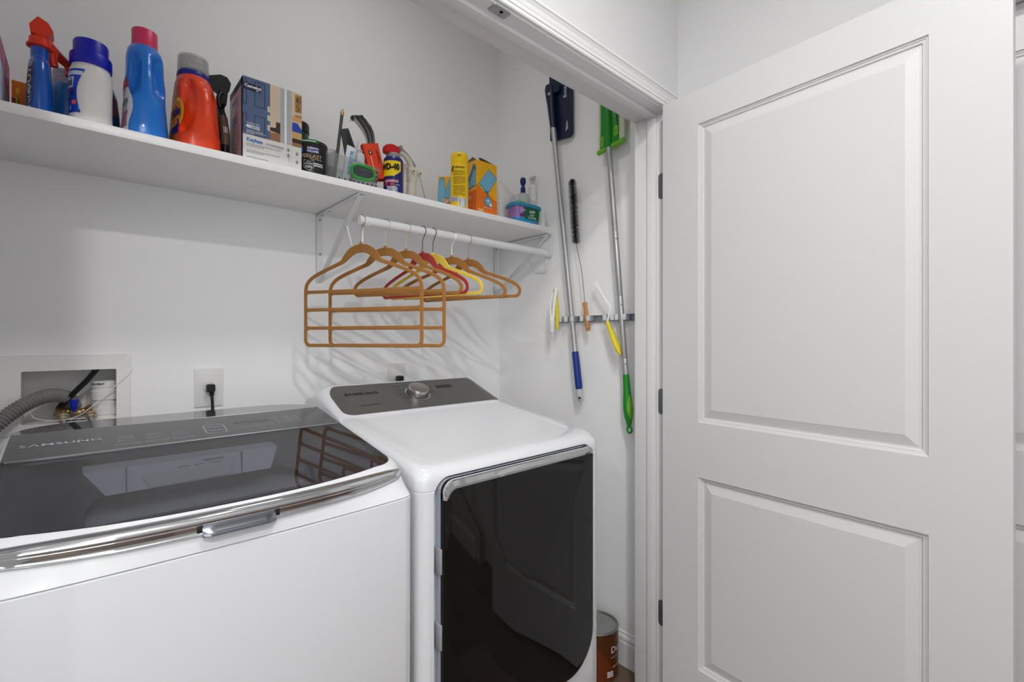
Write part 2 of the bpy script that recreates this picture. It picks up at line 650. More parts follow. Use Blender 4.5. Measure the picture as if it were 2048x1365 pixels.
# hinges on the right jamb
HDK = mat('hinge_shadow_steel', (128, 128, 130), 0.45, metal=1.0, var=0.06)
for z in (1.867, 1.112, 0.3704):
    bm = NB()
    f = frame((XJ, 0.862, z), (0, 1, 0), (0, 0, 1), (-1, 0, 0))
    plate(bm, rrect(-.022, .018, -.0445, .0445, (.001, .011, .011, .001)), f, .0022, .0006)
    cyl(bm, (XJ + .004, YH - .024, z - .0445), (XJ + .004, YH - .024, z + .0445), .0055, 14)
    h = add('hinge', bm, HDK, jamb)
    for sy, sz in ((.006, .031), (.006, -.031), (-.006, 0)):
        bm = NB()
        lathe(bm, [(.0036, .0020), (.0032, .0028), (.0012, .0028), (.0010, .0020), (0, .0020)], f(sy, sz), (-1, 0, 0), 12, False)
        add('screw', bm, INKG, h)

# baseboards
BP = [(0, 0), (.014, 0), (.014, .093), (.0115, .099), (.0115, .106), (.0135, .109), (.011, .118), (.0055, .124), (.0055, .131), (.003, .133), (0, .133)]
def baseboard(name, p0, p1, nrm):
    bm = NB()
    n = Vector(nrm)
    loft(bm, [[Vector(p) + n * w + Vector((0, 0, h)) for w, h in BP] for p in (p0, p1)])
    return struct(name, bm, TRIM, angle=15)
baseboard('baseboard_right', (XR, YI, 0), (XR, YB, 0), (-1, 0, 0))
baseboard('baseboard_back', (-.33, YB, 0), (XR, YB, 0), (0, -1, 0))
baseboard('baseboard_near', (XL, YS, 0), (XH, YS, 0), (0, 1, 0))
baseboard('baseboard_hall', (XH, YS, 0), (XH, D2Y0 - .07, 0), (-1, 0, 0))

# two-panel doors
PROF = [(0, 0), (.0015, .0035), (.005, .0045), (.0055, .006), (.011, .007), (.0135, .0105), (.018, .0105), (.042, .0035), (.0425, .003)]
def panel_door(name, f, w, h, th, px0, px1, zs, handle=None):
    """f(x, z, d): x along the leaf, z up, d out of the visible face."""
    bm = NB()
    xs = [0, px0, px1, w]
    zz = sorted([0, h] + [v for p in zs for v in p])
    holes = [(px0, px1, a, b) for a, b in zs]
    for i in range(3):
        for j in range(len(zz) - 1):
            if i == 1 and any(abs(zz[j] - a) < 1e-6 for a, b in zs):
                continue
            flat(bm, rect(xs[i], xs[i + 1], zz[j], zz[j + 1]), f, 0.0)
    for d in (-th,):
        flat(bm, rect(0, w, 0, h), f, d)
    for a, b in (((0, 0), (w, 0)), ((w, 0), (w, h)), ((w, h), (0, h)), ((0, h), (0, 0))):
        bm.faces.new([bm.verts.new(f(*a, 0)), bm.verts.new(f(*b, 0)), bm.verts.new(f(*b, -th)), bm.verts.new(f(*a, -th))])
    bmesh.ops.remove_doubles(bm, verts=bm.verts, dist=1e-5)
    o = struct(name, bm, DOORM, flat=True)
    for a, b in zs:
        bm = NB()
        loft(bm, [[f(px0 + q, a + q, -d), f(px1 - q, a + q, -d), f(px1 - q, b - q, -d), f(px0 + q, b - q, -d)] for q, d in PROF], False, True)
        add('panel', bm, DOORM, o, flat=True)
    return o
ang = math.radians(-4.484)
dx = Vector((math.sin(ang), -math.cos(ang), 0))
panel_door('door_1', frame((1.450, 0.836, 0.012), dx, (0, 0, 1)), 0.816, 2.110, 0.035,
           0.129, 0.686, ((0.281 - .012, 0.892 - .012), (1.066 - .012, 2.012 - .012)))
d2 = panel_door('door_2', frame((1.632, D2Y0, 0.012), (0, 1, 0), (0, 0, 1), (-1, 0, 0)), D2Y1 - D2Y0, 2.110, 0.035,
                0.13, 0.69, ((0.269, 0.880), (1.054, 2.000)))
bm = NB()
box(bm, XH - .002, XH + .1, D2Y1, D2Y1 + .014, 0, 2.137, .001)
box(bm, XH - .002, XH + .1, D2Y0 - .014, D2Y0, 0, 2.137, .001)
box(bm, XH - .002, XH + .1, D2Y0, D2Y1, 2.124, 2.137, .001)
struct('trim_3', bm, TRIM)

# ------------------------------------------------------------------ washer
GLASSD = mat('dark_glass_panel', (62, 62, 66), 0.045, var=0.03, scale=4, coat=0.3)
LIDG = thin_glass('tinted_lid_glass', (205, 206, 211), 0.02, ior=1.5)
GREYP = mat('grey_plastic', (150, 151, 156), 0.4, var=0.03)
SEAM = mat('seam_shadow_gap', (165, 166, 169), 0.6, var=0.03)

washer = thing('washing_machine', 'white top-loading washing machine with a sloping tinted glass lid, left of the dryer', 'washing machine', (0.207, 1.30, 0))
WX0, WX1 = -0.138, 0.558
WXC, WHW = (WX0 + WX1) / 2, (WX1 - WX0) / 2
def zp(y):
    return min(.8943 + .15 * y, 1.1185)
def outline(x0, x1, yf, yb, rf, rb, bow, nf=30, na=9):
    pts = []
    for i in range(nf + 1):                      # front, left to right
        s = -1 + 2 * i / nf
        pts.append((x0 + rf + (x1 - x0 - 2 * rf) * (s + 1) / 2, yf + bow * abs(s) ** 2.5))
    for i in range(1, na + 1):
        a = -PI / 2 + PI / 2 * i / na
        pts.append((x1 - rf + rf * math.cos(a), yf + bow + rf + rf * math.sin(a)))
    for i in range(1, 9):
        pts.append((x1, yf + bow + rf + (yb - rb - yf - bow - rf) * i / 9))
    for i in range(na + 1):
        a = PI / 2 * i / na
        pts.append((x1 - rb + rb * math.cos(a), yb - rb + rb * math.sin(a)))
    for i in range(na + 1):
        a = PI / 2 + PI / 2 * i / na
        pts.append((x0 + rb + rb * math.cos(a), yb - rb + rb * math.sin(a)))
    for i in range(1, 9):
        pts.append((x0, yb - rb - (yb - rb - yf - bow - rf) * i / 9))
    for i in range(na):
        a = PI + PI / 2 * i / na
        pts.append((x0 + rf + rf * math.cos(a), yf + bow + rf + rf * math.sin(a)))
    return pts
bm = NB()
o0 = outline(WX0, WX1, .931, 1.69, .029, .02, .011)
o1 = outline(WX0 + .002, WX1 - .002, .9335, 1.687, .029, .02, .011)
loft(bm, [[(x, y, .025) for x, y in o1], [(x, y, .03) for x, y in o0], [(x, y, .9705) for x, y in o0], [(x, y, .9722) for x, y in o1]])
add('cabinet', bm, APPL, washer)
bm = NB()
oi = outline(WX0 + .0028, WX1 - .0028, .9345, 1.68, .029, .02, .011)
loft(bm, [[(x, y, .968) for x, y in oi], [(x, y, .977) for x, y in oi]], False, False)
add('seam', bm, SEAM, washer)
rings = []
for t, ins, yf, bow, rf, rb in ((0, .002, .9335, .011, .029, .02), (.03, .0, .931, .012, .030, .022), (.25, .001, .932, .022, .040, .03), (.5, .003, .934, .030, .047, .04),
                                (.75, .006, .938, .033, .050, .06), (.9, .010, .944, .034, .050, .08), (.97, .014, .950, .035, .050, .10),
                                (1.0, .019, .956, .035, .05, .12), (1.0, .0202, .958, .035, .05, .125)):
    oo = outline(WX0 + ins, WX1 - ins, yf, 1.690 - 2.6 * ins, rf, rb, bow)
    rings.append([(x, y, .973 + (zp(y) - .973) * t - (.002 if len(rings) == 8 else 0)) for x, y in oo])
bm = NB()
loft(bm, rings, False, False)
add('top_frame', bm, APPL, washer)

gx0, gx1 = WX0 + .0205, WX1 - .0205
ghw = (gx1 - gx0) / 2
def yfront(x):
    q = abs(x - WXC)
    s = q / (ghw - .05)
    if s <= 1:
        return .9585 + .035 * s ** 2.5
    e = min(q - (ghw - .05), .05)
    return .9585 + .035 + .05 - math.sqrt(max(.05 ** 2 - e * e, 0))
def yback(x):
    q = abs(x - WXC)
    e = min(max(q - (ghw - .125), 0), .125)
    return 1.6365 - .125 + math.sqrt(max(.125 ** 2 - e * e, 0))
xs = [WXC + ghw * math.sin(PI / 2 * (-1 + 2 * i / 48)) for i in range(49)]
def slab(name, ya, yb_, m, zf, th=.004, rows=6, x_list=xs):
    bm = NB()
    top = [[(x, ya(x) + (yb_(x) - ya(x)) * j / rows) for x in x_list] for j in range(rows + 1)]
    T_ = [[bm.verts.new((x, y, zf(y))) for x, y in r] for r in top]
    B_ = [[bm.verts.new((x, y, zf(y) - th)) for x, y in r] for r in top]
    n = len(x_list)
    for j in range(rows):
        for i in range(n - 1):
            bm.faces.new((T_[j][i], T_[j][i + 1], T_[j + 1][i + 1], T_[j + 1][i]))
            bm.faces.new((B_[j][i], B_[j + 1][i], B_[j + 1][i + 1], B_[j][i + 1]))
    per_t = T_[0] + [r[-1] for r in T_[1:]] + T_[-1][-2::-1] + [r[0] for r in T_[-2:0:-1]]
    per_b = B_[0] + [r[-1] for r in B_[1:]] + B_[-1][-2::-1] + [r[0] for r in B_[-2:0:-1]]
    for i in range(len(per_t)):
        j = (i + 1) % len(per_t)
        bm.faces.new((per_t[i], per_b[i], per_b[j], per_t[j]))
    return add(name, bm, m, washer, angle=30)
YH1, YH2, YC1 = 1.316, 1.319, 1.488
lid = slab('lid_glass', yfront, lambda x: YH1, LIDG, zp)
slab('control_panel', lambda x: YH2, lambda x: YC1, GLASSD, lambda y: zp(y) + .0015, .006)
slab('back_strip', lambda x: YC1 + .003, lambda x: max(yback(x), YC1 + .006), GLASSD, lambda y: 1.1195, .02)
for y in (YH2 - .0012, YC1 + .0015):
    bm = NB()
    box(bm, gx0 + .004, gx1 - .004, y - .0014, y + .0014, zp(y) - .004, zp(y) + .0022, .0008, 1)
    add('trim_line', bm, STEEL, washer)

# basin and dispenser under the lid
BASIN = mat('basin_plastic', (236, 238, 241), 0.35, var=0.02)
bm = NB()
def bas(x0, x1, y0, y1, z, r):
    return [(x, y, z - .0 + .15 * (y - 1.0)) for x, y in rrect(x0, x1, y0, y1, r, 8)]
loft(bm, [bas(gx0 + .004, gx1 - .004, .995, 1.44, 1.030, .05), bas(-.085, .50, 1.015, 1.42, 1.026, .06), bas(-.06, .475, 1.03, 1.40, 1.00, .10),
          bas(-.03, .445, 1.05, 1.38, .965, .15), bas(.0, .415, 1.08, 1.36, .952, .132)], False, False)
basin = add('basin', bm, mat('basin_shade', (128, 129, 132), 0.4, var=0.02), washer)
bm = NB()
lathe(bm, [(.245, .9505), (.20, .947), (.19, .93), (.19, .60), (0, .60)], (.207, 1.21, 0), (0, 0, 1), 40, False)
add('drum', bm, STEEL, washer)
bm = NB()
def disp(t, s):                         # dispenser front: t across, s down
    x0, x1 = -.002 + .034 * s, .354 - .018 * s
    return Vector((x0 + (x1 - x0) * t, 1.252 - .012 * s, 1.066 - .049 * s))
rows = [[disp(i / 24, j / 8) for i in range(25)] for j in range(9)]
grid(bm, rows)
grid(bm, [[disp(i / 24, 0) for i in range(25)], [disp(i / 24, 0) + Vector((0, .055, .002)) for i in range(25)]])
dispo = add('dispenser', bm, BASIN, washer)
for t in (.186, .775):
    bm = NB()
    p, q = disp(t, 0), disp(t, 1)
    box(bm, p.x - .0008, p.x + .0008, q.y - .002, p.y - .0005, q.z, p.z)
    add('joint', bm, INKG, dispo)
bm = NB()
f = lambda x, y, d=0: disp(x, y) + Vector((0, -.001 - d, 0))
loft(bm, [[f(x, y, .004) for x, y in rrect(.24, .72, .45, .92, .06, 5)], [f(x, y, .0) for x, y in rrect(.225, .735, .40, .97, .06, 5)]], True, False)
add('drawer_grip', bm, WHITE, dispo)
bm = NB()
dashes(bm, lambda x, y, d=0: disp(x, 1 - y) + Vector((0, -.0012, 0)), .42, .66, .70, .035, seed=4)
dashes(bm, lambda x, y, d=0: disp(x, 1 - y) + Vector((0, -.0012, 0)), .56, .68, .84, .07, seed=5)
add('print', bm, INKG, dispo, flat=True)

# lettering and touch keys of the control panel
def panel_f(x, y, d=0.0):
    return Vector((x, y, zp(y) + .0015 + d))
pf = lambda ox, oy: (lambda x, y, d=0.0: panel_f(ox + x, oy + y, d + .0002))
PRG = mat('panel_print', (176, 177, 180), 0.4, var=0.02)
text('lettering', 'SΛMSUNG', .0215, pf(-.035, 1.400), PRG, washer, bold=.02, xs=1.25, spacing=1.08)
def outline_key(bm, x0, x1, y0, y1, r, w=.0012):
    a = rrect(x0, x1, y0, y1, r, 4)
    b = rrect(x0 + w, x1 - w, y0 + w, y1 - w, max(r - w, .0005), 4)
    va = [bm.verts.new(panel_f(x, y, .0003)) for x, y in a]
    vb = [bm.verts.new(panel_f(x, y, .0003)) for x, y in b]
    for i in range(len(va)):
        j = (i + 1) % len(va)
        bm.faces.new((va[i], va[j], vb[j], vb[i]))
for x0, x1 in ((.052, .094), (.104, .146), (.154, .196)):
    bm = NB()
    outline_key(bm, x0, x1, 1.342, 1.351, .003)
    add('touch_key', bm, PRG, washer, flat=True)
    bm = NB()
    for k in range(4):
        dashes(bm, panel_f, x0 + .004, x1 - .008, 1.368 + .011 * k, .0022, seed=k + int(x0 * 1000))
    add('print', bm, PRG, washer, flat=True)
bm = NB()
outline_key(bm, .222, .268, 1.350, 1.420, .012, .0018)
add('touch_key', bm, PRG, washer, flat=True)
bm = NB()
flat(bm, rect(.229, .261, 1.392, 1.402), panel_f, .0003)
flat(bm, rect(.229, .261, 1.366, 1.376), panel_f, .0003)
add('print', bm, INKG, washer, flat=True)
bm = NB()
flat(bm, rect(.292, .378, 1.408, 1.424), panel_f, .0003)
add('display', bm, mat('display_glass', (70, 70, 78), .1, var=.02), washer, flat=True)
for x0 in (.285, .317, .349):
    bm = NB()
    outline_key(bm, x0, x0 + .026, 1.368, 1.378, .003)
    add('touch_key', bm, PRG, washer, flat=True)
for x0 in (.392, .424):
    for y0 in (1.374, 1.394, 1.414):
        bm = NB()
        outline_key(bm, x0, x0 + .027, y0, y0 + .017, .002)
        add('touch_key', bm, PRG, washer, flat=True)

# chrome strip across the front, following the bowed edge round the corners, with the lid handle
CHO = outline(WX0 + .002, WX1 - .002, .9335, 1.6, .05, .03, .033, nf=60, na=14)
CHP = [Vector((p[0], p[1], 0)) for p in CHO[-11:] + CHO[:61 + 10]]
CHN = []
for i, p in enumerate(CHP):
    d = CHP[min(i + 1, len(CHP) - 1)] - CHP[max(i - 1, 0)]
    CHN.append(Vector((d.y, -d.x, 0)).normalized())
def chrome_at(p, nrm, u, k):
    """u runs 0 to 1 along the strip; k = (fraction of the height downwards, bulge)."""
    s = abs(2 * u - 1)
    h = .0310 * (1 - s ** 5) + .0010
    zt = 1.0360 - .0080 * s ** 5
    pr_ = .0095 * (1 - s ** 6)
    fr, o = k
    q = p + nrm * (pr_ * o - .005 * (1 - fr) * 1.0)
    return Vector((q.x, q.y, zt - fr * h))
def chrome_pt(x, k):
    i = min(range(len(CHP)), key=lambda j: abs(CHP[j].x - x) + (10 if CHP[j].y > .98 else 0))
    p = CHP[i].copy()
    p.x = x
    return chrome_at(p, CHN[i], .5 + (x - .207) / .80, k)
CK = [(0, -.6), (.0, .35), (.06, .75), (.16, 1.0), (.30, 1.12), (.44, 1.1), (.50, .92), (.54, .95), (.62, .80), (.74, .66), (.86, .58), (.95, .60), (1, .75), (1.03, .5), (1.02, -.6)]
bm = NB()
nP = len(CHP)
loft(bm, [[chrome_at(CHP[i], CHN[i], i / (nP - 1), k) for k in CK] for i in range(nP)])
chrome = add('chrome_strip', bm, CHROME, washer, angle=50)
HX0, HX1 = .146, .259
bm = NB()
n = 12
rings = []
for i in range(n + 1):
    x = HX0 + (HX1 - HX0) * i / n
    e = min(i, n - i) / n
    k = 1 if e > .05 else .55
    b = chrome_pt(x, (.52, .9))
    c = chrome_pt(x, (1.03, .5))
    rings.append([b + Vector((0, .004, 0)), b + Vector((0, -.001, 0)), b.lerp(c, .35) + Vector((0, -.004 * k, 0)), b.lerp(c, .7) + Vector((0, -.009 * k, 0)),
                  c + Vector((0, -.0125 * k, .0005)), c + Vector((0, -.0125 * k, -.0025)), c + Vector((0, -.004, -.002)), c + Vector((0, .004, 0))])
loft(bm, rings)
add('lid_handle', bm, mat('handle_steel', (132, 136, 144), .16, metal=1.0, var=.04), chrome, angle=45)
for x in (HX0 - .003, HX1 + .003):
    bm = NB()
    p = chrome_pt(x, (.72, .9))
    box(bm, x - .0045, x + .0045, p.y - .0010, p.y + .006, p.z - .0055, p.z + .0065, .001)
    add('handle_pocket', bm, INKB, chrome)

# ------------------------------------------------------------------ dryer
dryer = thing('clothes_dryer', 'white front-loading clothes dryer with a dark glass door and grey control panel', 'dryer', (0.908, 1.33, 0))
DX0, DX1, DY = 0.576, 1.256, 0.950
def zd(y):
    return .8931 + .134 * y
bm = NB()
def dr(ins, r, yf, z):
    return [(x, y, z if not callable(z) else z(y)) for x, y in rrect(DX0 + ins, DX1 - ins, yf, 1.73, (r, r, .01, .01), 7)]
loft(bm, [dr(.004, .03, DY + .004, .02), dr(0, .03, DY, .026), dr(0, .03, DY, .9665), dr(.0015, .03, DY + .0015, .968), dr(.0015, .03, DY + .0015, .9692), dr(0, .03, DY, .9705)]
     + [dr(.0, .03, DY, lambda y: .9705 + (zd(y) - .030 - .9705) * 1.0)]
     + [dr(.030 * (1 - math.cos(a)) * .7, .03 + .015 * math.sin(a), DY + .030 * (1 - math.cos(a)), (lambda a: (lambda y: zd(y) - .030 * (1 - math.sin(a))))(a)) for a in (PI / 10 * k for k in range(1, 6))])
cab = add('cabinet', bm, APPL, dryer)
# recess for the door, and the shallow tray of the deck
DLX0, DLX1, DLZ0, DLZ1 = .6300, 1.1995, .300, .9925
DR = (.05, .115, .030, .028)
bm = NB()
ff = frame((dryer.location.x * 0, DY - .05, 0), (1, 0, 0), (0, 0, 1), (0, 1, 0))
loc = dryer.location
ffl = ff
plate(bm, rrect(DLX0 - .0160, DLX1 + .007, DLZ0 - .012, DLZ1 + .0048, (.06, .12, .036, .045), 8), ffl, .05 + .022)
boolean(cab, bm)
bm = NB()
loft(bm, [[Vector((x, y, zd(y) - .0038)) for x, y in rrect(.638, 1.207, 1.016, 1.46, .05, 8)],
          [Vector((x, y, zd(y) + .003)) for x, y in rrect(.634, 1.211, 1.012, 1.47, .053, 8)]])
boolean(cab, bm)
bm = NB()
plate(bm, rrect(DLX0 - .0157, DLX1 + .0066, DLZ0 - .0115, DLZ1 + .0045, (.06, .12, .036, .045), 8), frame((0, DY + .0218, 0), (1, 0, 0), (0, 0, 1), (0, -1, 0)), .003)
add('door_surround', bm, mat('dryer_surround', (176, 178, 190), .35, var=.02), dryer)

DOORG = mat('dryer_door_glass', (16, 15, 14), 0.03, var=0.08, scale=3, spec=0.42)
bm = NB()
prof = rrect(DLX0, DLX1, DLZ0, DLZ1, DR, 10)
dcx, dcz = (DLX0 + DLX1) / 2, (DLZ0 + DLZ1) / 2
def inset(poly, k):
    return [(dcx + (x - dcx) * k, dcz + (z - dcz) * k) for x, z in poly]
rings = [[(x, .946, z) for x, z in prof], [(x, .938, z) for x, z in prof]]
for k in (.994, .985, .95, .9, .8, .7, .6, .5, .4, .3, .2, .1, .04):
    rings.append([(x, .9325 - .014 * (1 - k * k) + (.002 if k > .99 else 0), z) for x, z in inset(prof, k)])
loft(bm, rings)
ddoor = add('door', bm, DOORG, dryer, angle=40)
bm = NB()
loft(bm, [[(x, .971, z) for x, z in inset(prof, .998)], [(x, .9465, z) for x, z in inset(prof, .998)]])
add('door_frame', bm, bpy.data.materials['dryer_surround'], dryer)
# chrome bar: follows the top edge and turns down at the left corner
n = 7
outer, inner = [], []
out_p = [(DLX0, .948), (DLX0, .960)] + [(DLX0 + .030 + .030 * math.cos(a), DLZ1 - .030 + .030 * math.sin(a)) for a in (PI - PI / 2 * i / n for i in range(n + 1))] \
    + [(DLX0 + .03 + (DLX1 - DLX0 - .06) * i / 12, DLZ1) for i in range(1, 13)] \
    + [(DLX1 - .030 + .030 * math.cos(a), DLZ1 - .030 + .030 * math.sin(a)) for a in (PI / 2 - PI / 2 * i / n for i in range(1, n + 1))]
in_p = [(DLX0 + .006, .948), (DLX0 + .009, .957)] + [(DLX0 + .034 + .023 * math.cos(a), DLZ1 - .046 + .024 * math.sin(a)) for a in (PI - PI / 2 * i / n for i in range(n + 1))] \
    + [(DLX0 + .034 + (DLX1 - DLX0 - .056) * i / 12, DLZ1 - .022 ) for i in range(1, 13)] \
    + [(DLX1 - .022 + .0215 * math.cos(a), DLZ1 - .036 + .014 * math.sin(a)) for a in (PI / 2 - PI / 2 * i / n for i in range(1, n + 1))]
rings = []
for q_, ((ox, oz), (ix_, iz)) in enumerate(zip(out_p, in_p)):
    g = min(1.0, max(0.0, (len(out_p) - 1 - q_) / 8.0))       # flush with the glass at the right end
    yy = lambda y: .9365 + (y - .9365) * (.05 + .95 * g)
    m_ = ((ox * .35 + ix_ * .65), (oz * .35 + iz * .65))
    rings.append([(ox, .946, oz), (ox, yy(.930), oz), (ox * .9 + ix_ * .1, yy(.9265), oz * .9 + iz * .1), (m_[0], yy(.9235), m_[1]), (ix_ * .97 + ox * .03, yy(.9262), iz * .97 + oz * .03), (ix_, yy(.931), iz), (ix_, .946, iz)])
bm = NB()
loft(bm, rings)
add('chrome_bar', bm, CHROME, dryer, angle=25)
for z in (.80, .62):
    bm = NB()
    box(bm, DLX0 - .0065, DLX0 - .0005, .938, .972, z - .03, z + .03, .001)
    add('hinge_cover', bm, GREYP, dryer)

# console
CX0, CX1 = .578, 1.240
CPROF = [(1.423, .90), (1.423, 1.0855), (1.4265, 1.0885), (1.47, 1.1083), (1.52, 1.1310), (1.57, 1.1538), (1.598, 1.1665), (1.612, 1.1705), (1.63, 1.1690), (1.665, 1.150), (1.70, 1.125), (1.728, 1.10), (1.735, 1.08), (1.735, .90)]
def cons(y, z, x, extra=0.0):
    e = min(x - CX0, CX1 - x)
    r = .055
    h = 1.0
    if e < r:
        h = math.sqrt(max(1 - ((r - e) / r) ** 2, 0)) * .72 + .28
    base = min(zd(y) - .004, z)
    return Vector((x, y, base + (z - base) * h))
xs_c = [CX0 + .055 * (1 - math.cos(PI / 2 * i / 8)) for i in range(9)] + [CX0 + .055 + (CX1 - CX0 - .11) * i / 12 for i in range(1, 12)] + [CX1 - .055 * (1 - math.cos(PI / 2 * i / 8)) for i in range(8, -1, -1)]
bm = NB()
loft(bm, [[cons(y, z, x) for y, z in CPROF] for x in xs_c])
console = add('console', bm, APPL, dryer, angle=40)
def slope(x, s, d=0.0):
    """Point on the console face: x along, s up the slope (0 to 1), d proud of it."""
    y = 1.4275 + .174 * s
    z = 1.0889 + .0789 * s
    p = cons(y, z, x)
    return p + Vector((0, -.413, .911)) * d
PGREY = mat('control_panel_grey', (112, 111, 110), 0.34, metal=0.55, var=0.03, scale=70, stretch=(0.1, 3, 3))
px = [.6015 + (1.2285 - .6015) * (1 - math.cos(PI * i / 44)) / 2 for i in range(45)]
bm = NB()
rows = []
for x in px:
    e = min(x - .6015, 1.2285 - x)
    k = math.sqrt(max(1 - (1 - min(e / .035, 1)) ** 2, 0))
    s1 = .985 - .34 * (1 - k)
    s0 = .012 + (.18 * (1 - k) if x < .9 else 0)
    rows.append([slope(x, s0 + (s1 - s0) * j / 10, .0012) for j in range(11)])
grid(bm, rows)
add('panel_face', bm, PGREY, console)
cf = lambda cx_, s_: (lambda x, y, d=0.0: slope(cx_ + x, s_ + y / .191, .0014 + d))
text('lettering', 'SΛMSUNG', .021, cf(.705, .66), INKB, console, bold=.035, xs=1.2, spacing=1.06)
bm = NB()
dashes(bm, cf(0, 0), .672, .745, .052, .0026, seed=3, gap=-.2)
add('print', bm, INKB, console, flat=True)
kc = slope(.908, .50)
nrm = Vector((0, -.413, .911)).normalized()
bm = NB()
lathe(bm, [(.047, .0005), (.047, .0035), (.0445, .005), (.042, .0035), (.042, .0005)], kc, nrm, 48, False)
add('dial_ring', bm, CHROME, console)
bm = NB()
lathe(bm, [(.040, .002), (.0395, .018), (.0385, .026), (.037, .0285), (.0345, .029), (0, .0286)], kc, nrm, 48, False)
add('dial', bm, mat('brushed_dial', (196, 190, 184), .22, metal=1.0, var=.04), console)
bm = NB()
flat(bm, rect(-.037, .037, -.0105, .0105), cf(1.045, .70))
add('display', bm, mat('display_black', (26, 27, 26), .12, var=.03), console, flat=True)
bm = NB()
r = random.Random(8)
for k, s in enumerate((.83, .68, .53, .38, .23)):
    dashes(bm, cf(0, 0), .828 + .006 * abs(k - 2), .862, s * .191, .0022, seed=k)
    dashes(bm, cf(0, 0), .955 + .004 * k, .985 + .002 * k, s * .191, .0022, seed=k + 10)
add('print', bm, INKB, console, flat=True)
bm = NB()
for k in range(7):
    dashes(bm, cf(0, 0), 1.02 + .027 * k, 1.038 + .027 * k, .42 * .191, .0018, seed=k + 20)
    dashes(bm, cf(0, 0), 1.022 + .027 * k, 1.034 + .027 * k, .33 * .191, .0018, seed=k + 30)
for k in range(3):
    dashes(bm, cf(0, 0), 1.10 + .03 * k, 1.12 + .03 * k, .80 * .191, .0018, seed=k + 40)
    dashes(bm, cf(0, 0), 1.10 + .03 * k, 1.12 + .03 * k, .66 * .191, .0018, seed=k + 50)
add('print', bm, INKG, console, flat=True)

# ------------------------------------------------------------------ shelf, brackets, rod
ZB, ZT, YF = 1.824, 1.847, 1.494
bm = NB()
box(bm, -.33, 1.617, YF, YB - .001, ZB, ZT, .0012)
shelf = tag(add('shelf', bm, MELA), 'long white melamine wall shelf carrying the cleaning bottles and boxes', 'shelf')

def bracket(x, label):
    t = thing('shelf_bracket', label, 'bracket', (x, YB, ZB), group='shelf and rod brackets')
    w = .0125
    bm = NB()
    box(bm, x - w, x + w, YB - .004, YB - .0005, 1.555, ZB - .001, .0008)
    box(bm, x - w, x - w + .002, YB - .010, YB - .0005, 1.555, ZB - .001, .0006)
    wl = add('wall_leg', bm, WMET, t)
    bm = NB()
    box(bm, x - w, x + w, YF + .020, YB - .004, ZB - .0036, ZB - .0006, .0008)
    box(bm, x - w, x - w + .002, YF + .020, YB - .004, ZB - .010, ZB - .0006, .0006)
    tl = add('shelf_leg', bm, WMET, t)
    # brace: flat channel from the front of the shelf leg down to the foot of the wall leg
    a, b = Vector((x, YF + .035, ZB - .006)), Vector((x, YB - .010, 1.562))
    d = (b - a).normalized()
    nn = Vector((0, d.z, -d.y))
    bm = NB()
    for o_, hw, th in ((0, .0095, .0016), (.004, .0016, .004)):
        loft(bm, [[p + Vector((hw * sx, 0, 0)) + nn * (o_ + th * sn) + (Vector((-.0079, 0, 0)) if hw < .005 else Vector((0, 0, 0)))
                   for sx, sn in ((-1, -1), (1, -1), (1, 1), (-1, 1))] for p in (a, a.lerp(b, .5), b)])
    br = add('brace', bm, WMET, t, flat=True)
    # rod hook: bent wire with a cradle below the rod
    bm = NB()
    p0 = a.lerp(b, .33)
    tube(bm, [(x + .002, p0.y, p0.z), (x + .004, p0.y - .006, p0.z - .002), (x + .010, p0.y - .020, p0.z - .050), (x + .014, p0.y - .034, p0.z - .074), (x + .016, 1.553, 1.652), (x + .018, 1.549, 1.690), (x + .018, 1.546, 1.712)],
         .0042, 8, smooth=5)
    add('rod_hook', bm, WMET, t)
    bm = NB()
    r0 = .0185
    for xx in (0,):
        rows = []
        for i in range(15):
            an = PI * 1.08 + PI * .92 * i / 14
            rows.append([(x + .012 + k, 1.53 + r0 * math.cos(an), 1.735 + r0 * math.sin(an)) for k in (0, .022)])
        rows2 = []
        for i in range(14, -1, -1):
            an = PI * 1.08 + PI * .92 * i / 14
            rows2.append([(x + .012 + k, 1.53 + (r0 + .002) * math.cos(an), 1.735 + (r0 + .002) * math.sin(an)) for k in (0, .022)])
        loft(bm, rows + rows2 + rows[:1], False, False, closed=False)
    add('rod_cradle', bm, WMET, t)
    for z in (ZB - .02, 1.668):
        bm = NB()
        lathe(bm, [(.0048, .0), (.0044, .0018), (.0014, .0024), (.001, .0012), (0, .0012)], (x + .002, YB - .004, z), (0, -1, 0), 14, False)
        add('screw', bm, STEEL, wl)
    for y in (YF + .026, YB - .10, YB - .03):
        bm = NB()
        lathe(bm, [(.0046, .0), (.0040, .0016), (.0014, .002), (.001, .001), (0, .001)], (x + .003, y, ZB - .0036), (0, 0, -1), 14, False)
        add('screw', bm, STEEL, tl)
bracket(.693, 'white metal shelf bracket holding the left end of the hanging rod')
bracket(1.612, 'white metal shelf bracket in the corner by the right wall')

bm = NB()
lathe(bm, [(.0150, 0), (.0168, .0015), (.0168, .010), (.0158, .0112), (.0158, .90), (.0168, .9012), (.0168, .910), (.0150, .912)], (.690, 1.53, 1.735), (1, 0, 0), 32)
tag(add('closet_rod', bm, WMET), 'white round closet rod hung under the right half of the shelf', 'rod')

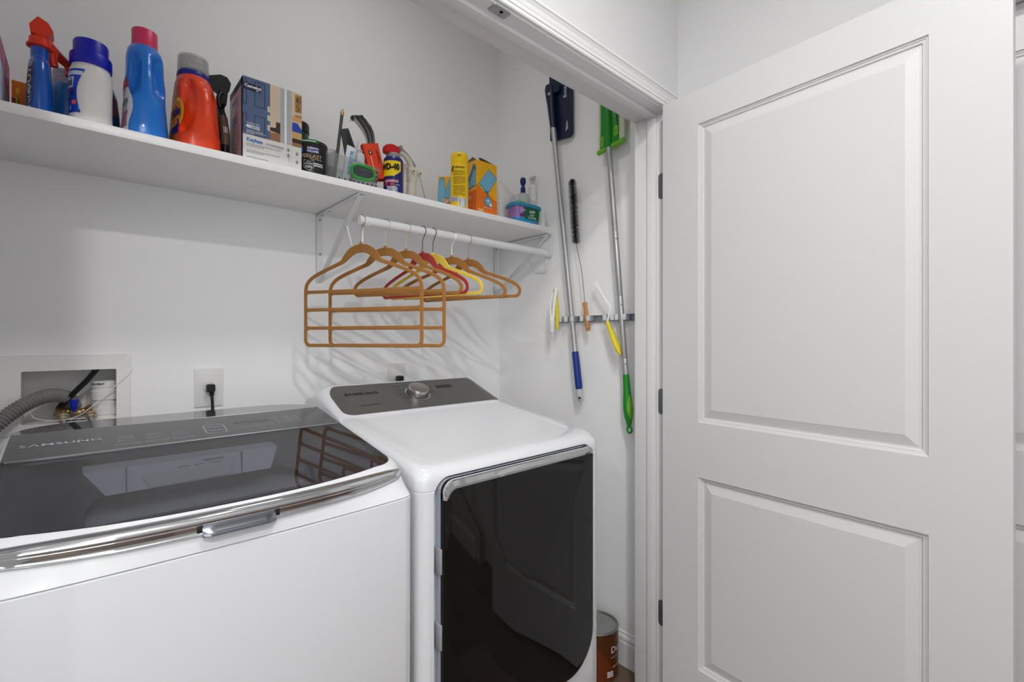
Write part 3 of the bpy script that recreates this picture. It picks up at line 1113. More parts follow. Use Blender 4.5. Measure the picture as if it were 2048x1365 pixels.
# ------------------------------------------------------------------ hangers
VEL = {'tan': mat('tan_velvet', (158, 106, 42), .85, var=.10, scale=400, bump=.2, sheen=.3),
       'red': mat('red_velvet', (168, 34, 24), .85, var=.10, scale=400, bump=.2, sheen=.3),
       'yellow': mat('yellow_velvet', (232, 202, 60), .85, var=.08, scale=400, bump=.2, sheen=.3)}
HOOKS = mat('brassy_wire', (196, 190, 170), .25, metal=1.0, var=.05)
HOOKD = mat('dark_wire', (120, 120, 124), .25, metal=1.0, var=.05)

def ribbon(bm, pts, ws, th):
    pts = [Vector((p[0], 0, p[1])) for p in pts]
    rings = []
    n = len(pts)
    for i, p in enumerate(pts):
        t = (pts[min(i + 1, n - 1)] - pts[max(i - 1, 0)]).normalized()
        nn = Vector((-t.z, 0, t.x))
        w = ws[i] / 2
        e = min(.0014, w * .5)
        rings.append([p + nn * a + Vector((0, b, 0)) for a, b in ((w - e, -th), (w, -th + e), (w, th - e), (w - e, th), (-w + e, th), (-w, th - e), (-w, -th + e), (-w + e, -th))])
    loft(bm, rings)

def arc_path(keys, k=6):
    P = smooth_path([(a, b, w) for a, b, w in keys], k)
    return [(p.x, p.y) for p in P], [p.z for p in P]

def hanger(x, deg, w, trouser, colour, dark_hook, label, group, dz=0.0, tilt=0.0):
    t = thing('trouser_hanger' if trouser else 'clothes_hanger', label, 'hanger', (x, 1.53, 1.735), math.radians(deg), group)
    if tilt:
        t.rotation_euler = (0, math.radians(tilt), math.radians(deg))
    m = VEL[colour]
    z0 = -.082 + dz
    k = w / .24
    zb = z0 - (.345 if trouser else .1585)     # lowest bar
    keys = [(0, z0 - .0140, .0285), (.022 * k, z0 - .0165, .0285), (.045 * k, z0 - .028, .027), (.064 * k, z0 - .046, .022), (.078 * k, z0 - .0575, .015),
            (.115 * k, z0 - .071, .0125), (.165 * k, z0 - .089, .0125), (.203 * k, z0 - .106, .0125)]
    if trouser:
        keys += [(.226 * k, z0 - .126, .0125), (.2335 * k, z0 - .150, .0125), (.234 * k, z0 - .18, .012), (.234 * k, z0 - .25, .012), (.234 * k, zb + .022, .012),
                 (.230 * k, zb + .008, .012), (.218 * k, zb, .012), (.19 * k, zb, .012), (.0, zb, .012)]
    else:
        keys += [(.224 * k, z0 - .120, .0125), (.2335 * k, z0 - .136, .0125), (.231 * k, z0 - .150, .0125), (.218 * k, zb, .012), (.19 * k, zb, .011), (0, zb, .011)]
    bm = NB()
    pp, ww = arc_path(keys)
    ribbon(bm, pp, ww, .0028)
    ribbon(bm, [(-a, b) for a, b in pp], ww, .0028)
    lathe(bm, [(.0075, -.004), (.0065, .002), (.0038, .006), (.002, .008)], (0, 0, z0), (0, 0, 1), 14)
    add('frame', bm, m, t, local=True)
    if trouser:
        for q in (z0 - .157, z0 - .220, z0 - .284):
            bm = NB()
            ribbon(bm, [(-.230 * k, q), (-.218 * k, q), (0, q), (.218 * k, q), (.230 * k, q)], [.018, .0115, .0115, .0115, .018], .0027)
            add('bar', bm, m, t, local=True)
    bm = NB()
    rr_ = .0182
    tip = [(rr_ * math.cos(a), 0, rr_ * math.sin(a)) for a in (math.radians(d) for d in range(195, -60, -15))]
    # over the rod, curling down the right side and back to the stem
    tube(bm, tip + [(.006, 0, -.0255), (.001, 0, -.034), (0, 0, -.045), (0, 0, z0 + .002)], .0016, 8)
    add('hook', bm, HOOKD if dark_hook else HOOKS, t, local=True)
    return t

G1, G2 = 'tan trouser hangers on the rod', 'plain hangers on the rod'
hanger(.697, -61.3, .240, True, 'tan', False, 'tan velvet trouser hanger with four bars, first on the rod from the left', G1)
hanger(.787, -56.1, .227, True, 'tan', False, 'tan velvet trouser hanger with four bars, second on the rod behind the first', G1)
hanger(.869, -59.8, .225, False, 'tan', False, 'tan velvet clothes hanger third on the rod, between the trouser hangers and the red one', G2)
hanger(.938, -76.2, .222, False, 'red', True, 'dark red velvet clothes hanger in the middle of the rod', G2)
hanger(.984, -76.3, .242, False, 'yellow', True, 'bright yellow velvet clothes hanger beside the red one', G2)
hanger(1.071, -55.2, .222, False, 'tan', False, 'tan velvet clothes hanger just right of the yellow one', G2)
hanger(1.152, -74.4, .250, False, 'tan', False, 'tan velvet clothes hanger last on the rod, nearest the right wall', G2)

# ------------------------------------------------------------------ laundry outlet box and what is in it
t = thing('laundry_outlet_box', 'white recessed washing machine supply box in the back wall, at the left edge', 'outlet box', (-.028, YB, 1.08))
bm = NB()
ox = [(-.178, 1.070), (.110, 1.070), (.110, 1.285), (-.178, 1.285)]
o_ = rrect(-.178, .110, 1.060, 1.285, .008, 4)
i_ = rrect(BX0 + .0015, BX1 - .0015, BZ0 + .0015, BZ1 - .0015, .004, 4)
fy = lambda x, z, d=0: Vector((x, YB - d, z))
loft(bm, [[fy(x, z, 0) for x, z in o_], [fy(x, z, .0035) for x, z in o_], [fy(x, z, .005) for x, z in [(-.034 + (x + .034) * .985, 1.1725 + (z - 1.1725) * .985) for x, z in o_]],
          [fy(x, z, .005) for x, z in i_], [fy(x, z, -.088) for x, z in i_]], False, True)
add('box_shell', bm, mat('box_plastic', (234, 234, 233), .45, var=.03), t, angle=30)
PVC = mat('white_pipe', (220, 220, 220), .4, var=.03)
bm = NB()
lathe(bm, [(.030, 0), (.030, .010), (.0325, .011), (.0325, .030), (.029, .031), (.029, .048), (.0275, .049), (.0275, .055), (.031, .056), (.031, .084), (.0285, .086), (.0285, .093), (.030, .095), (.030, .112), (.026, .114), (.022, .114), (.022, .02)], (.046, 1.944, BZ0 + .001), (0, 0, 1), 36, False)
pipe = add('standpipe', bm, PVC, t)
bm = NB()
for i in range(24):
    a = PI + PI * i / 24
    x, y = .046 + .0295 * math.cos(a), 1.944 + .0295 * math.sin(a)
    box(bm, x - .0009, x + .0009, y - .001, y + .001, BZ0 + .068, BZ0 + .083)
pr = add('grip_ribs', bm, PVC, pipe)
pr['kind'] = 'stuff'
lab = Surf((.046, 1.944, BZ0), [(.10, .0302, .0302, 0, 0, 2), (.116, .0302, .0302, 0, 0, 2)])
text('lettering', 'SOLVENT', .0085, lab.wrap(-PI / 2 - .55, .106, .0006), INKB, pipe, bold=.03)
BRASS = mat('aged_brass', (186, 156, 112), .36, metal=1.0, var=.25, scale=60)
bm = NB()
cyl(bm, (-.052, 1.940, 1.112), (.016, 1.940, 1.112), .0085, 16)
for x in (-.050, .014):
    lathe(bm, [(.010, -.014), (.014, -.012), (.0148, -.004), (.0148, .004), (.012, .010), (.007, .012)], (x, 1.940, 1.113), (0, -.5, 1), 20)
    cyl(bm, (x, 1.938, 1.110), (x, 1.985, 1.116), .010, 14)
lathe(bm, [(.011, 0), (.014, .002), (.014, .012), (.009, .015)], (-.020, 1.936, 1.106), (0, 0, 1), 18)
lathe(bm, [(.0115, -.012), (.0125, 0), (.009, .006)], (-.008, 1.936, 1.108), (1, 0, .2), 16)
valve = add('valve_body', bm, BRASS, t)
bm = NB()
lathe(bm, [(.0045, -.012), (.0060, -.003), (.0075, 0), (.0088, .012), (.0112, .021), (.0108, .0225), (.0085, .0215), (0, .0205)], (-.0215, 1.922, 1.125), (0, -.1, 1), 22)
add('valve_handle', bm, mat('blue_handle', (18, 44, 190), .35, var=.06), valve, label='blue fluted valve handle')
f = frame((-.018, 1.9055, 1.0885), (1, 0, 0), (0, .25, 1))
bm = NB()
plate(bm, rect(-.026, .030, -.006, .006), f, .0008)
lbl = add('label', bm, WHITE, t, flat=True)
bm = NB()
dashes(bm, f, -.024, .024, .001, .0045, off=.0012, seed=5, gap=-.3)
add('print', bm, INKB, lbl, flat=True)

# braided hoses, hose to the standpipe, cable and tie
BRAID = mat('braided_steel', (176, 176, 178), .3, metal=1.0, var=.35, scale=500)
def braided(x, label):
    tt = thing('supply_hose', label, 'hose', (x, 1.925, 1.09), group='braided supply hoses')
    bm = NB()
    lathe(bm, [(.0100, -.003), (.0160, -.001), (.0168, .003), (.0160, .006), (.0120, .0075), (.0112, .014), (.009, .015)], (x, 1.910, 1.103), (.12, -.70, -.71), 20)
    add('coupling_nut', bm, mat('pale_brass', (206, 190, 160), .35, metal=.9, var=.08) if 'pale_brass' not in bpy.data.materials else bpy.data.materials['pale_brass'], tt)
    bm = NB()
    tube(bm, [(x + .001, 1.904, 1.097), (x + .004, 1.893, 1.083), (x + .008, 1.880, 1.055), (x + .008, 1.865, .97), (x + .008, 1.85, .80), (x + .008, 1.86, .55)], .0082, 14, smooth=6)
    add('braided_tube', bm, BRAID, tt)
braided(-.047, 'left braided steel supply hose screwed to the brass valve')
braided(.014, 'right braided steel supply hose beside the white pipe')

bm = NB()
hp = smooth_path([(-.27, 1.80, .98), (-.222, 1.815, 1.045), (-.178, 1.835, 1.096), (-.138, 1.862, 1.136), (-.098, 1.893, 1.160), (-.062, 1.928, 1.1655), (-.035, 1.955, 1.150), (-.022, 1.97, 1.12)], 90)
acc, rr, keep = 0.0, [], []
for i, p in enumerate(hp):
    if i:
        acc += (p - hp[i - 1]).length
    keep.append(p)
    rr.append(.0178 + .0026 * math.sin(2 * PI * acc / .0085))
tube(bm, keep, 0, 18, rr=rr)
tag(add('drain_hose', bm, mat('grey_hose', (138, 136, 134), .45, var=.04)), 'grey corrugated drain hose curling into the supply box', 'hose')

bm = NB()
cc = [(.030, 1.915, 1.2385), (.024, 1.914, 1.231), (.006, 1.922, 1.204), (-.016, 1.930, 1.176), (-.038, 1.938, 1.148), (-.055, 1.945, 1.124), (-.060, 1.950, 1.100)]
for o_ in (-.0032, .0032):
    tube(bm, [(x + o_ * .8, y, z - o_ * .6) for x, y, z in cc], .0042, 10, smooth=6)
tag(add('black_cable', bm, BLACK), 'flat black twin cable slanting down through the supply box', 'cable')
bm = NB()
tube(bm, [(-.112, 1.893, 1.124), (-.104, 1.888, 1.108), (-.085, 1.885, 1.100), (-.058, 1.890, 1.095), (-.020, 1.893, 1.100), (.010, 1.894, 1.120), (.050, 1.894, 1.163), (.090, 1.895, 1.205), (.104, 1.896, 1.222), (.112, 1.897, 1.236)], .0013, 6, smooth=8)
tag(add('cable_tie', bm, WHITE), 'long thin white plastic tie looped across the supply box', 'cable tie')

# ------------------------------------------------------------------ wall outlets with plugs
def outlet(x, z, label, plug_label, cord):
    w, h = .043, .0665
    tt = thing('wall_outlet', label, 'outlet', (x, YB, z), group='outlets of the back wall')
    f = frame((x, YB, z), (1, 0, 0), (0, 0, 1), (0, -1, 0))
    bm = NB()
    plate(bm, rrect(-w, w, -h, h, .003, 4), f, .006, .0035)
    add('cover_plate', bm, WHITE, tt, angle=25)
    bm = NB()
    lathe(bm, [(.0172, .0058), (.0172, .0068), (.0164, .0072), (0, .0072)], f(0, 0), (0, -1, 0), 36, False)
    so = add('socket', bm, WHITE, tt)
    bm = NB()
    lathe(bm, [(.0182, .0057), (.0182, .0062), (.0172, .0062), (.0172, .0057)], f(0, 0), (0, -1, 0), 36, False)
    add('socket_rim', bm, INKG, so)
    for zz in (.0265, -.0265):
        bm = NB()
        lathe(bm, [(.0034, .0058), (.003, .0072), (0, .0074)], f(0, zz), (0, -1, 0), 14, False)
        add('screw', bm, WHITE, tt)
    p = thing('power_plug', plug_label, 'plug', f(0, 0, .007), group='black plugs in the outlets')
    bm = NB()
    a = f(.0, 0, .0074)
    loft(bm, [[Vector((px_, YB - d, pz_)) for px_, pz_ in rrect(x - ww, x + ww, z - hh, z + hh, rr__, 4)]
              for d, ww, hh, rr__ in ((.0074, .0090, .0100, .004), (.012, .0105, .0115, .004), (.018, .0120, .0130, .005), (.030, .0128, .0135, .005), (.044, .0120, .0125, .005), (.047, .0095, .010, .004))])
    add('plug_body', bm, BLACK, p)
    bm = NB()
    lathe(bm, [(.0085, 0), (.0075, .010), (.0060, .018)], (x + .002, YB - .034, z - .008), (.1, 0, -1), 14)
    add('strain_relief', bm, BLACK, p)
    bm = NB()
    tube(bm, cord, .0046, 12, smooth=8)
    add('cord', bm, BLACK, p)
outlet(.3185, 1.164, 'white wall outlet with a black plug, above the washing machine', 'black power plug whose cord drops behind the washing machine',
       [(.3205, YB - .034, 1.152), (.3225, YB - .036, 1.120), (.3235, YB - .037, 1.08), (.324, YB - .037, 1.02), (.325, YB - .035, .90)])
outlet(1.033, 1.1555, 'white wall outlet half hidden behind the dryer console', 'black power plug just above the dryer console',
       [(1.035, YB - .034, 1.144), (1.038, YB - .036, 1.110), (1.04, YB - .037, 1.05), (1.04, YB - .035, .95)])

# ------------------------------------------------------------------ things on the shelf, from the left
def box_thing(name, label, cat, x0, x1, y0, y1, z1, m, group=None, z0=None, bev=.0012):
    t = thing(name, label, cat, ((x0 + x1) / 2, (y0 + y1) / 2, ZT), group=group)
    bm = NB()
    box(bm, x0, x1, y0, y1, ZT + .0003 if z0 is None else z0, z1, bev, 1)
    c = add('carton', bm, m, t)
    return t, c
def part_poly(name, polys, f, m, parent, off=.0003, label=None):
    bm = NB()
    for p in polys:
        flat(bm, p, f, off)
    return add(name, bm, m, parent, flat=True, label=label)

PINK = mat('magenta_print', (196, 70, 122), .45, var=.03)
PBLUE = mat('pale_blue_card', (186, 198, 218), .45, var=.03)
ORNG = mat('orange_print', (232, 124, 28), .4, var=.04)
YELP = mat('yellow_print', (240, 190, 28), .4, var=.03)
NAVYP = mat('navy_print', (24, 34, 62), .45, var=.05)
DKRED = mat('dark_red_print', (128, 38, 22), .45, var=.05)
SKY = mat('sky_print', (96, 158, 200), .45, var=.05)

t, c = box_thing('pink_box', 'tall pink and pale blue carton at the left end of the shelf', 'box', -.235, -.135, 1.512, 1.680, 1.993, PBLUE)
fs = frame((-.135, 1.512, ZT), (0, 1, 0), (0, 0, 1))
part_poly('print', [[(.0, .1455), (.168, .1455), (.168, .055), (.14, .060), (.09, .074), (.045, .090), (.0, .100)]], fs, PINK, c)
text('lettering', 'sensitive skin', .014, lambda x, y, d=0.0: fs(.110 - y * 2, .108 + x, .0006 + d), INKW, c, xs=.62)
text('lettering', 'fabric softener', .018, lambda x, y, d=0.0: fs(.050 - y * 2, .112 + x, .0006 + d), INKW, c, xs=.46)

t, c = box_thing('orange_box', 'small orange and dark red carton behind the blue spray bottle', 'box', -.1325, -.066, 1.695, 1.75, 1.9735, ORNG)
f = frame((-.1325, 1.695, ZT), (1, 0, 0), (0, 0, 1))
part_poly('print', [rect(0, .0675, .0, .046), rect(0, .012, .046, .082)], f, DKRED, c)
part_poly('label', [rect(.0075, .0135, .03, .108)], f, YELP, c, .0006)
text('lettering', 'Goo Gone', .0065, lambda x, y, d=0.0: f(.0105 - y, .082 + x, .0009 + d), INKB, c, xs=.9)
part_poly('print', [rect(.0125, .0136, .01, .082)], f, INKW, c, .0006)

# blue spray bottle with a red trigger
SPB = mat('spray_blue', (18, 84, 178), .22, var=.06, coat=.4)
SPR = mat('spray_red', (222, 54, 24), .38, var=.05)
t = thing('spray_bottle', 'blue spray bottle with an orange-red trigger head, near the left end of the shelf', 'spray bottle', (-.0765, 1.572, ZT))
sp = Surf((-.0765, 1.572, ZT), [(.0003, .0195, .042, 0, 0, 2.6), (.006, .0222, .046, 0, 0, 2.6), (.05, .0228, .046, 0, 0, 2.5), (.10, .0205, .044, 0, 0, 2.4), (.128, .0190, .036, 0, 0, 2.2), (.139, .0165, .020, 0, 0, 2), (.144, .0164, .0165, 0, 0, 2), (.168, .0164, .0164, 0, 0, 2), (.174, .0160, .0160, 0, 0, 2)])
body = add('bottle', sp.mesh(40), SPB, t)
bm = NB()
sp.patch(bm, -2.75, -1.95, .012, .120, .0005, 12, 14, edge=lambda q: (-2.75 - .3, -2.02 + .22 * math.sin(2.6 * q)))
lb = add('label', bm, mat('spray_label', (60, 72, 128), .3, var=.25, scale=60), body)
text('lettering', 'OUT', .030, (lambda g: (lambda x, y, d=0.0: g(-y * .55, x, d)))(sp.wrap(-2.25, .075)), mat('lime_print', (206, 214, 130), .5, var=.05), lb, bold=.02)
bm = NB()
for k in range(3):
    q0 = sp.wrap(-2.2, .108 + .005 * k)
    flat(bm, [(-.006, -.001), (.006, .004), (.006, .006), (-.006, .001)], q0)
for k in range(26):
    q0 = sp.wrap(-2.35 + .3 * RND.random(), .012 + .05 * RND.random())
    w = RND.uniform(.001, .003)
    flat(bm, [(-w, -.0012), (w, .002), (w * .6, .003), (-w, .0004)], q0)
pp = add('print', bm, mat('pale_yellow_print', (212, 214, 190), .5, var=.1), lb, flat=True)
pp['kind'] = 'stuff'
bm = NB()
so = [(.0185, .0), (.0235, .002), (.0235, .006), (.0195, .009), (.0188, .022), (.017, .024), (.0150, .027)]
lathe(bm, so, (-.0765, 1.572, ZT + .168), (0, 0, 1), 28)
col_ = add('collar', bm, SPR, t)
bm = NB()
# nozzle housing: five-sided block tilted up, ridge along the top
c0 = Vector((-.0765, 1.572, ZT + .192))
def hp_(x, y, z):
    return c0 + Vector((x, y, z))
loft(bm, [[hp_(-.015, y, .004), hp_(.012, y, .000), hp_(.0235, y, .019), hp_(.0145, y, .037), hp_(-.003, y, .0455), hp_(-.0175, y, .022)] for y in (-.016, .030)])
bmesh.ops.bevel(bm, geom=list(bm.edges), offset=.0011, segments=2, affect='EDGES', clamp_overlap=True)
add('nozzle', bm, SPR, t)
bm = NB()
ar = smooth_path([hp_(.006, .006, .002), hp_(.020, .022, -.008), hp_(.040, .046, -.018), hp_(.056, .062, -.022)], 5)
tube(bm, ar, 0, 10, rr=[.0125 - .0035 * i / (len(ar) - 1) for i in range(len(ar))])
add('arm', bm, SPR, t)
bm = NB()
ar = smooth_path([hp_(.021, .010, -.012), hp_(.021, .010, -.034), hp_(.024, .011, -.052)], 5)
tube(bm, ar, 0, 10, rr=[.0105 - .003 * i / (len(ar) - 1) for i in range(len(ar))])
add('grip', bm, SPR, t)
bm = NB()
ar = smooth_path([hp_(.044, .050, -.018), hp_(.050, .055, -.036), hp_(.046, .052, -.050)], 5)
tube(bm, ar, 0, 10, rr=[.0085 - .004 * i / (len(ar) - 1) for i in range(len(ar))])
add('trigger', bm, SPR, t)

# blue translucent bottle behind
t = thing('blue_bottle', 'pale blue bottle with a ribbed lavender cap, behind the red trigger', 'bottle', (-.030, 1.672, ZT))
s_ = Surf((-.030, 1.672, ZT), [(.0003, .029, .029, 0, 0, 2.4), (.004, .031, .031, 0, 0, 2.4), (.12, .031, .031, 0, 0, 2.4), (.131, .029, .029, 0, 0, 2.2), (.133, .0285, .0285, 0, 0, 2)])
add('bottle', s_.mesh(36, .01), mat('blue_liquid', (34, 120, 196), .25, var=.06, coat=.3), t)
bm = NB()
lathe(bm, [(.0285, .132), (.0295, .134), (.0295, .141), (.0290, .1415), (.0295, .142), (.0295, .149), (.0290, .1495), (.0295, .150), (.0295, .157), (.0290, .1575), (.0295, .158), (.0295, .168), (.027, .170)], (-.030, 1.672, ZT), (0, 0, 1), 36)
add('cap', bm, mat('lavender_cap', (176, 178, 200), .35, var=.03), t)

# white tub bottle with a deep blue cap
WHB = mat('white_bottle', (226, 224, 220), .38, var=.02)
CAPB = mat('royal_blue_cap', (14, 22, 172), .35, var=.05)
t = thing('white_bottle', 'squat white bottle with a wide royal blue screw cap', 'bottle', (.0135, 1.572, ZT))
wb = Surf((.0135, 1.572, ZT), [(.0003, .036, .036, 0, 0, 2.3), (.003, .040, .040, 0, 0, 2.4), (.012, .0435, .0435, 0, 0, 2.5), (.024, .0415, .0415, 0, 0, 2.5), (.030, .0405, .0405, 0, 0, 2.4), (.08, .0405, .0405, 0, 0, 2.4), (.124, .0412, .0412, 0, 0, 2.3), (.141, .0400, .0400, 0, 0, 2.1), (.150, .0370, .0370, 0, 0, 2), (.158, .0362, .0362, 0, 0, 2), (.161, .034, .034, 0, 0, 2)])
body = add('bottle', wb.mesh(44), WHB, t)
bm = NB()
wb.patch(bm, -3.4, -1.95, .028, .134, .0006, 18, 16, edge=lambda q: (-3.5, -1.98 - .30 * math.sin(PI * min(1, q * 1.05)) + .16 * q))
lb = add('label', bm, mat('blue_label', (24, 60, 190), .35, var=.10, scale=25), body)
bm = NB()
wb.patch(bm, -3.4, -1.9, .118, .128, .0009, 14, 3, edge=lambda q: (-3.5, -1.90 + .02 * q))
wb.patch(bm, -3.3, -2.45, .088, .114, .0009, 10, 4, edge=lambda q: (-3.5, -2.44 + .10 * q))
add('label_band', bm, mat('pale_label_band', (200, 216, 234), .35, var=.04), lb)
text('lettering', 'oxi', .026, wb.wrap(-2.86, .101, .0014), NAVYP, lb, bold=.02)
part_poly('print', [[(-.010, -.003), (.010, -.003), (.012, .001), (.008, .004), (-.010, .003)]], wb.wrap(-2.62, .083, .0012), DKRED, lb)
part_poly('print', [rect(-.006, .006, -.005, .005)], wb.wrap(-2.36, .052, .0012), mat('coral_print', (226, 96, 84), .45, var=.05), lb)
part_poly('print', [rect(-.010, .016, -.006, .005)], wb.wrap(-2.45, .040, .0012), mat('cyan_print', (64, 176, 226), .45, var=.05), lb)
part_poly('print', [rect(-.012, .004, -.003, .002)], wb.wrap(-2.66, .064, .0012), NAVYP, lb)
bm = NB()
dashes(bm, wb.wrap(-2.6, .075, .0012), -.008, .012, 0, .0025, seed=12)
dashes(bm, wb.wrap(-2.6, .071, .0012), -.008, .014, 0, .0025, seed=13)
add('print', bm, NAVYP, lb, flat=True)
bm = NB()
lathe(bm, [(.0370, .153), (.0400, .154), (.0405, .157), (.0405, .180), (.0395, .1825), (.0342, .184), (.0338, .186), (.0338, .2125), (.0322, .2165), (.0, .217)], (.0135, 1.572, ZT), (0, 0, 1), 44)
add('cap', bm, CAPB, t)

# dark blue bottle behind the white one
t = thing('dark_blue_bottle', 'dark teal blue rounded bottle peeping out behind the white bottle', 'bottle', (.034, 1.66, ZT))
s_ = Surf((.034, 1.66, ZT), [(.0003, .036, .026, 0, 0, 2.4), (.005, .039, .028, 0, 0, 2.4), (.06, .0395, .028, 0, 0, 2.3), (.12, .034, .026, 0, 0, 2.1), (.165, .022, .020, 0, 0, 2), (.185, .013, .013, 0, 0, 2), (.21, .012, .012, 0, 0, 2)])
b_ = add('bottle', s_.mesh(32, .01), mat('teal_blue', (12, 74, 124), .25, var=.06, coat=.3), t)
bm = NB()
s_.patch(bm, -1.1, -.35, .075, .125, .0006)
add('label', bm, mat('dusky_label', (116, 86, 102), .4, var=.2, scale=60), b_)

# fabric softener bottle: blue with a pink cap
BLU = mat('softener_blue', (20, 118, 214), .30, var=.03, coat=.25)
PNK = mat('pink_cap', (212, 52, 98), .36, var=.04)
t = thing('softener_bottle', 'tall bright blue bottle with a pink cap and a hand grip', 'bottle', (.121, 1.598, ZT))
dn = Surf((.121, 1.598, ZT), [(.0003, .045, .072, 0, 0, 2.8), (.005, .0485, .078, 0, 0, 2.9), (.03, .0495, .079, 0, 0, 2.8), (.075, .0460, .078, 0, 0, 2.7), (.11, .0435, .076, 0, 0, 2.6), (.15, .0435, .071, 0, 0, 2.5), (.19, .0405, .062, 0, 0, 2.4), (.226, .0400, .052, 0, 0, 2.3), (.244, .0375, .043, 0, 0, 2.2), (.252, .0355, .037, 0, 0, 2), (.260, .030, .030, 0, 0, 2)])
bm = NB()
nth, zs = 72, [i * .26 / 62 + .0003 * (i == 0) for i in range(63)]
rows = []
for z in zs:
    row = []
    for i in range(nth):
        th = 2 * PI * i / nth
        p = dn.P(th, z)
        # hand-grip hollows either side of the handle ridge on the front
        for side, wdt in ((-1, .36), (1, .36)):
            dth = (th - (-PI / 2 + side * .62) + PI) % (2 * PI) - PI
            g = math.exp(-(dth / wdt) ** 4) * math.exp(-((z - .170) / .052) ** 4)
            nrm = (p - Vector((.121, 1.598, p.z)))
            if nrm.length > 0:
                p = p - nrm.normalized() * .022 * g
        # mould ridge
        dth = (th + PI / 2 + PI) % (2 * PI) - PI
        p = p + Vector((0, -.0012, 0)) * math.exp(-(dth / .05) ** 2)
        row.append(p)
    rows.append(row)
loft(bm, rows)
body = add('bottle', bm, BLU, t)
bm = NB()
dn.patch(bm, -2.9, -2.3, .012, .150, .0008, 12, 18, edge=lambda q: (-3.6, -2.30 + .34 * math.sin(PI * q) ** 2 - .34 * q))
lb = add('label', bm, mat('softener_label', (206, 208, 222), .35, var=.05), body)
bm = NB()
dn.patch(bm, -3.3, -2.4, .128, .155, .0012, 8, 4, edge=lambda q: (-3.4, -2.44 - .14 * q))
add('label_band', bm, mat('crimson_band', (176, 40, 66), .35, var=.05), lb)
g_ = dn.wrap(-2.46, .092, .0016)
text('lettering', 'Downy', .046, lambda x, y, d=0.0: g_(x * .42, y, d), NAVYP, lb, align='RIGHT')
bm = NB()
dn.patch(bm, -2.75, -2.36, .024, .066, .0012, 8, 6, edge=lambda q: (-2.9 + .1 * q, -2.40 - .05 * math.sin(PI * q)))
add('print', bm, mat('mauve_print', (150, 92, 120), .4, var=.35, scale=70), lb)
bm = NB()
lathe(bm, [(.030, .256), (.0290, .260), (.0290, .2665), (.0282, .267), (.0282, .303), (.0270, .3058), (0, .306)], (.121, 1.598, ZT), (0, 0, 1), 40)
cap = add('cap', bm, PNK, t)

# orange detergent bottle with a clear measuring cap
ORB = mat('detergent_orange', (232, 66, 22), .34, var=.04, coat=.15)
t = thing('detergent_bottle', 'big orange detergent bottle with a frosted cap on a blue collar', 'bottle', (.236, 1.612, ZT))
td = Surf((.236, 1.612, ZT), [(.0003, .053, .085, 0, 0, 2.9), (.006, .0575, .091, .0, 0, 2.9), (.04, .0585, .092, 0, 0, 2.8), (.09, .0560, .089, .0, 0, 2.6), (.14, .0520, .081, .0, 0, 2.5), (.176, .0500, .071, 0, 0, 2.4), (.200, .0462, .058, -.002, 0, 2.2), (.216, .0415, .047, -.003, 0, 2.1), (.224, .038, .040, -.004, 0, 2)])
bm = NB()
nth, zs = 128, [i * .224 / 84 + .0003 * (i == 0) for i in range(85)]
rows = []
for z in zs:
    row = []
    for i in range(nth):
        th = 2 * PI * i / nth
        p = td.P(th, z)
        dth = (th - (-PI / 2 - .52 + (z - .11) * 1.2) + PI) % (2 * PI) - PI
        hw_ = .46 * max(0.0, 1 - ((z - .122) / .084) ** 2) ** .7 + .001
        g = .82 / (1 + math.exp(max(-40, min(40, (abs(dth) - hw_) / .085)))) * min(1, hw_ / .22)
        dth2 = (th - (-PI / 2 + .95) + PI) % (2 * PI) - PI
        g += .8 * math.exp(-(dth2 / .30) ** 4) * math.exp(-((z - .12) / .06) ** 4)
        nrm = (p - Vector((.236, 1.612, p.z)))
        p = p - nrm.normalized() * .024 * g
        dth = (th + PI / 2 - .12 + PI) % (2 * PI) - PI
        p = p + Vector((0, -.0010, 0)) * math.exp(-(dth / .035) ** 2) * (1 if z < .15 else 0)
        row.append(p)
    rows.append(row)
loft(bm, rows)
body = add('bottle', bm, ORB, t)
bm = NB()
td.patch(bm, -3.2, -2.45, .015, .17, .0008, 12, 16, edge=lambda q: (-3.5, -2.40 - .10 * (q - .3) ** 2))
lb = add('label', bm, mat('deep_orange_label', (214, 92, 30), .35, var=.06), body)
bm = NB()
def disc(surf, th, z, rx, rz, off, n=28):
    g = surf.wrap(th, z, off)
    c = bm.verts.new(g(0, 0))
    vs = [bm.verts.new(g(rx * math.cos(2 * PI * i / n), rz * math.sin(2 * PI * i / n))) for i in range(n)]
    for i in range(n):
        bm.faces.new((c, vs[i], vs[(i + 1) % n]))
disc(td, -2.60, .098, .030, .045, .0012)
bl = add('label_roundel', bm, YELP, lb)
bm = NB()
disc(td, -2.62, .098, .023, .036, .0016)
add('label_roundel', bm, ORNG, bl)
g_ = td.wrap(-2.60, .098, .0022)
text('lettering', 'Tide', .040, lambda x, y, d=0.0: g_(x * .7 - .008, y + x * .15, d), mat('detergent_navy', (28, 30, 106), .4, var=.05), bl, bold=.03)
bm = NB()
td.patch(bm, -3.0, -2.42, .040, .060, .0014, 10, 4, edge=lambda q: (-3.3, -2.42))
disc(td, -2.50, .066, .010, .014, .0016)
add('print', bm, mat('detergent_blue', (28, 34, 120), .4, var=.05), lb)
bm = NB()
lathe(bm, [(.0385, .219), (.0398, .221), (.0402, .224), (.0392, .235), (.0385, .237), (.032, .238), (.032, .245), (0, .245)], (.232, 1.612, ZT), (0, 0, 1), 44)
rg = add('collar', bm, mat('collar_blue', (20, 34, 132), .35, var=.05), t)
bm = NB()
for k in range(10):
    a = -PI / 2 - .9 + .35 * k
    x, y = .232 + .0345 * math.cos(a), 1.612 + .0345 * math.sin(a)
    lathe(bm, [(.0022, 0), (.0018, .005), (0, .006)], (x, y, ZT + .2365), (0, 0, 1), 8)
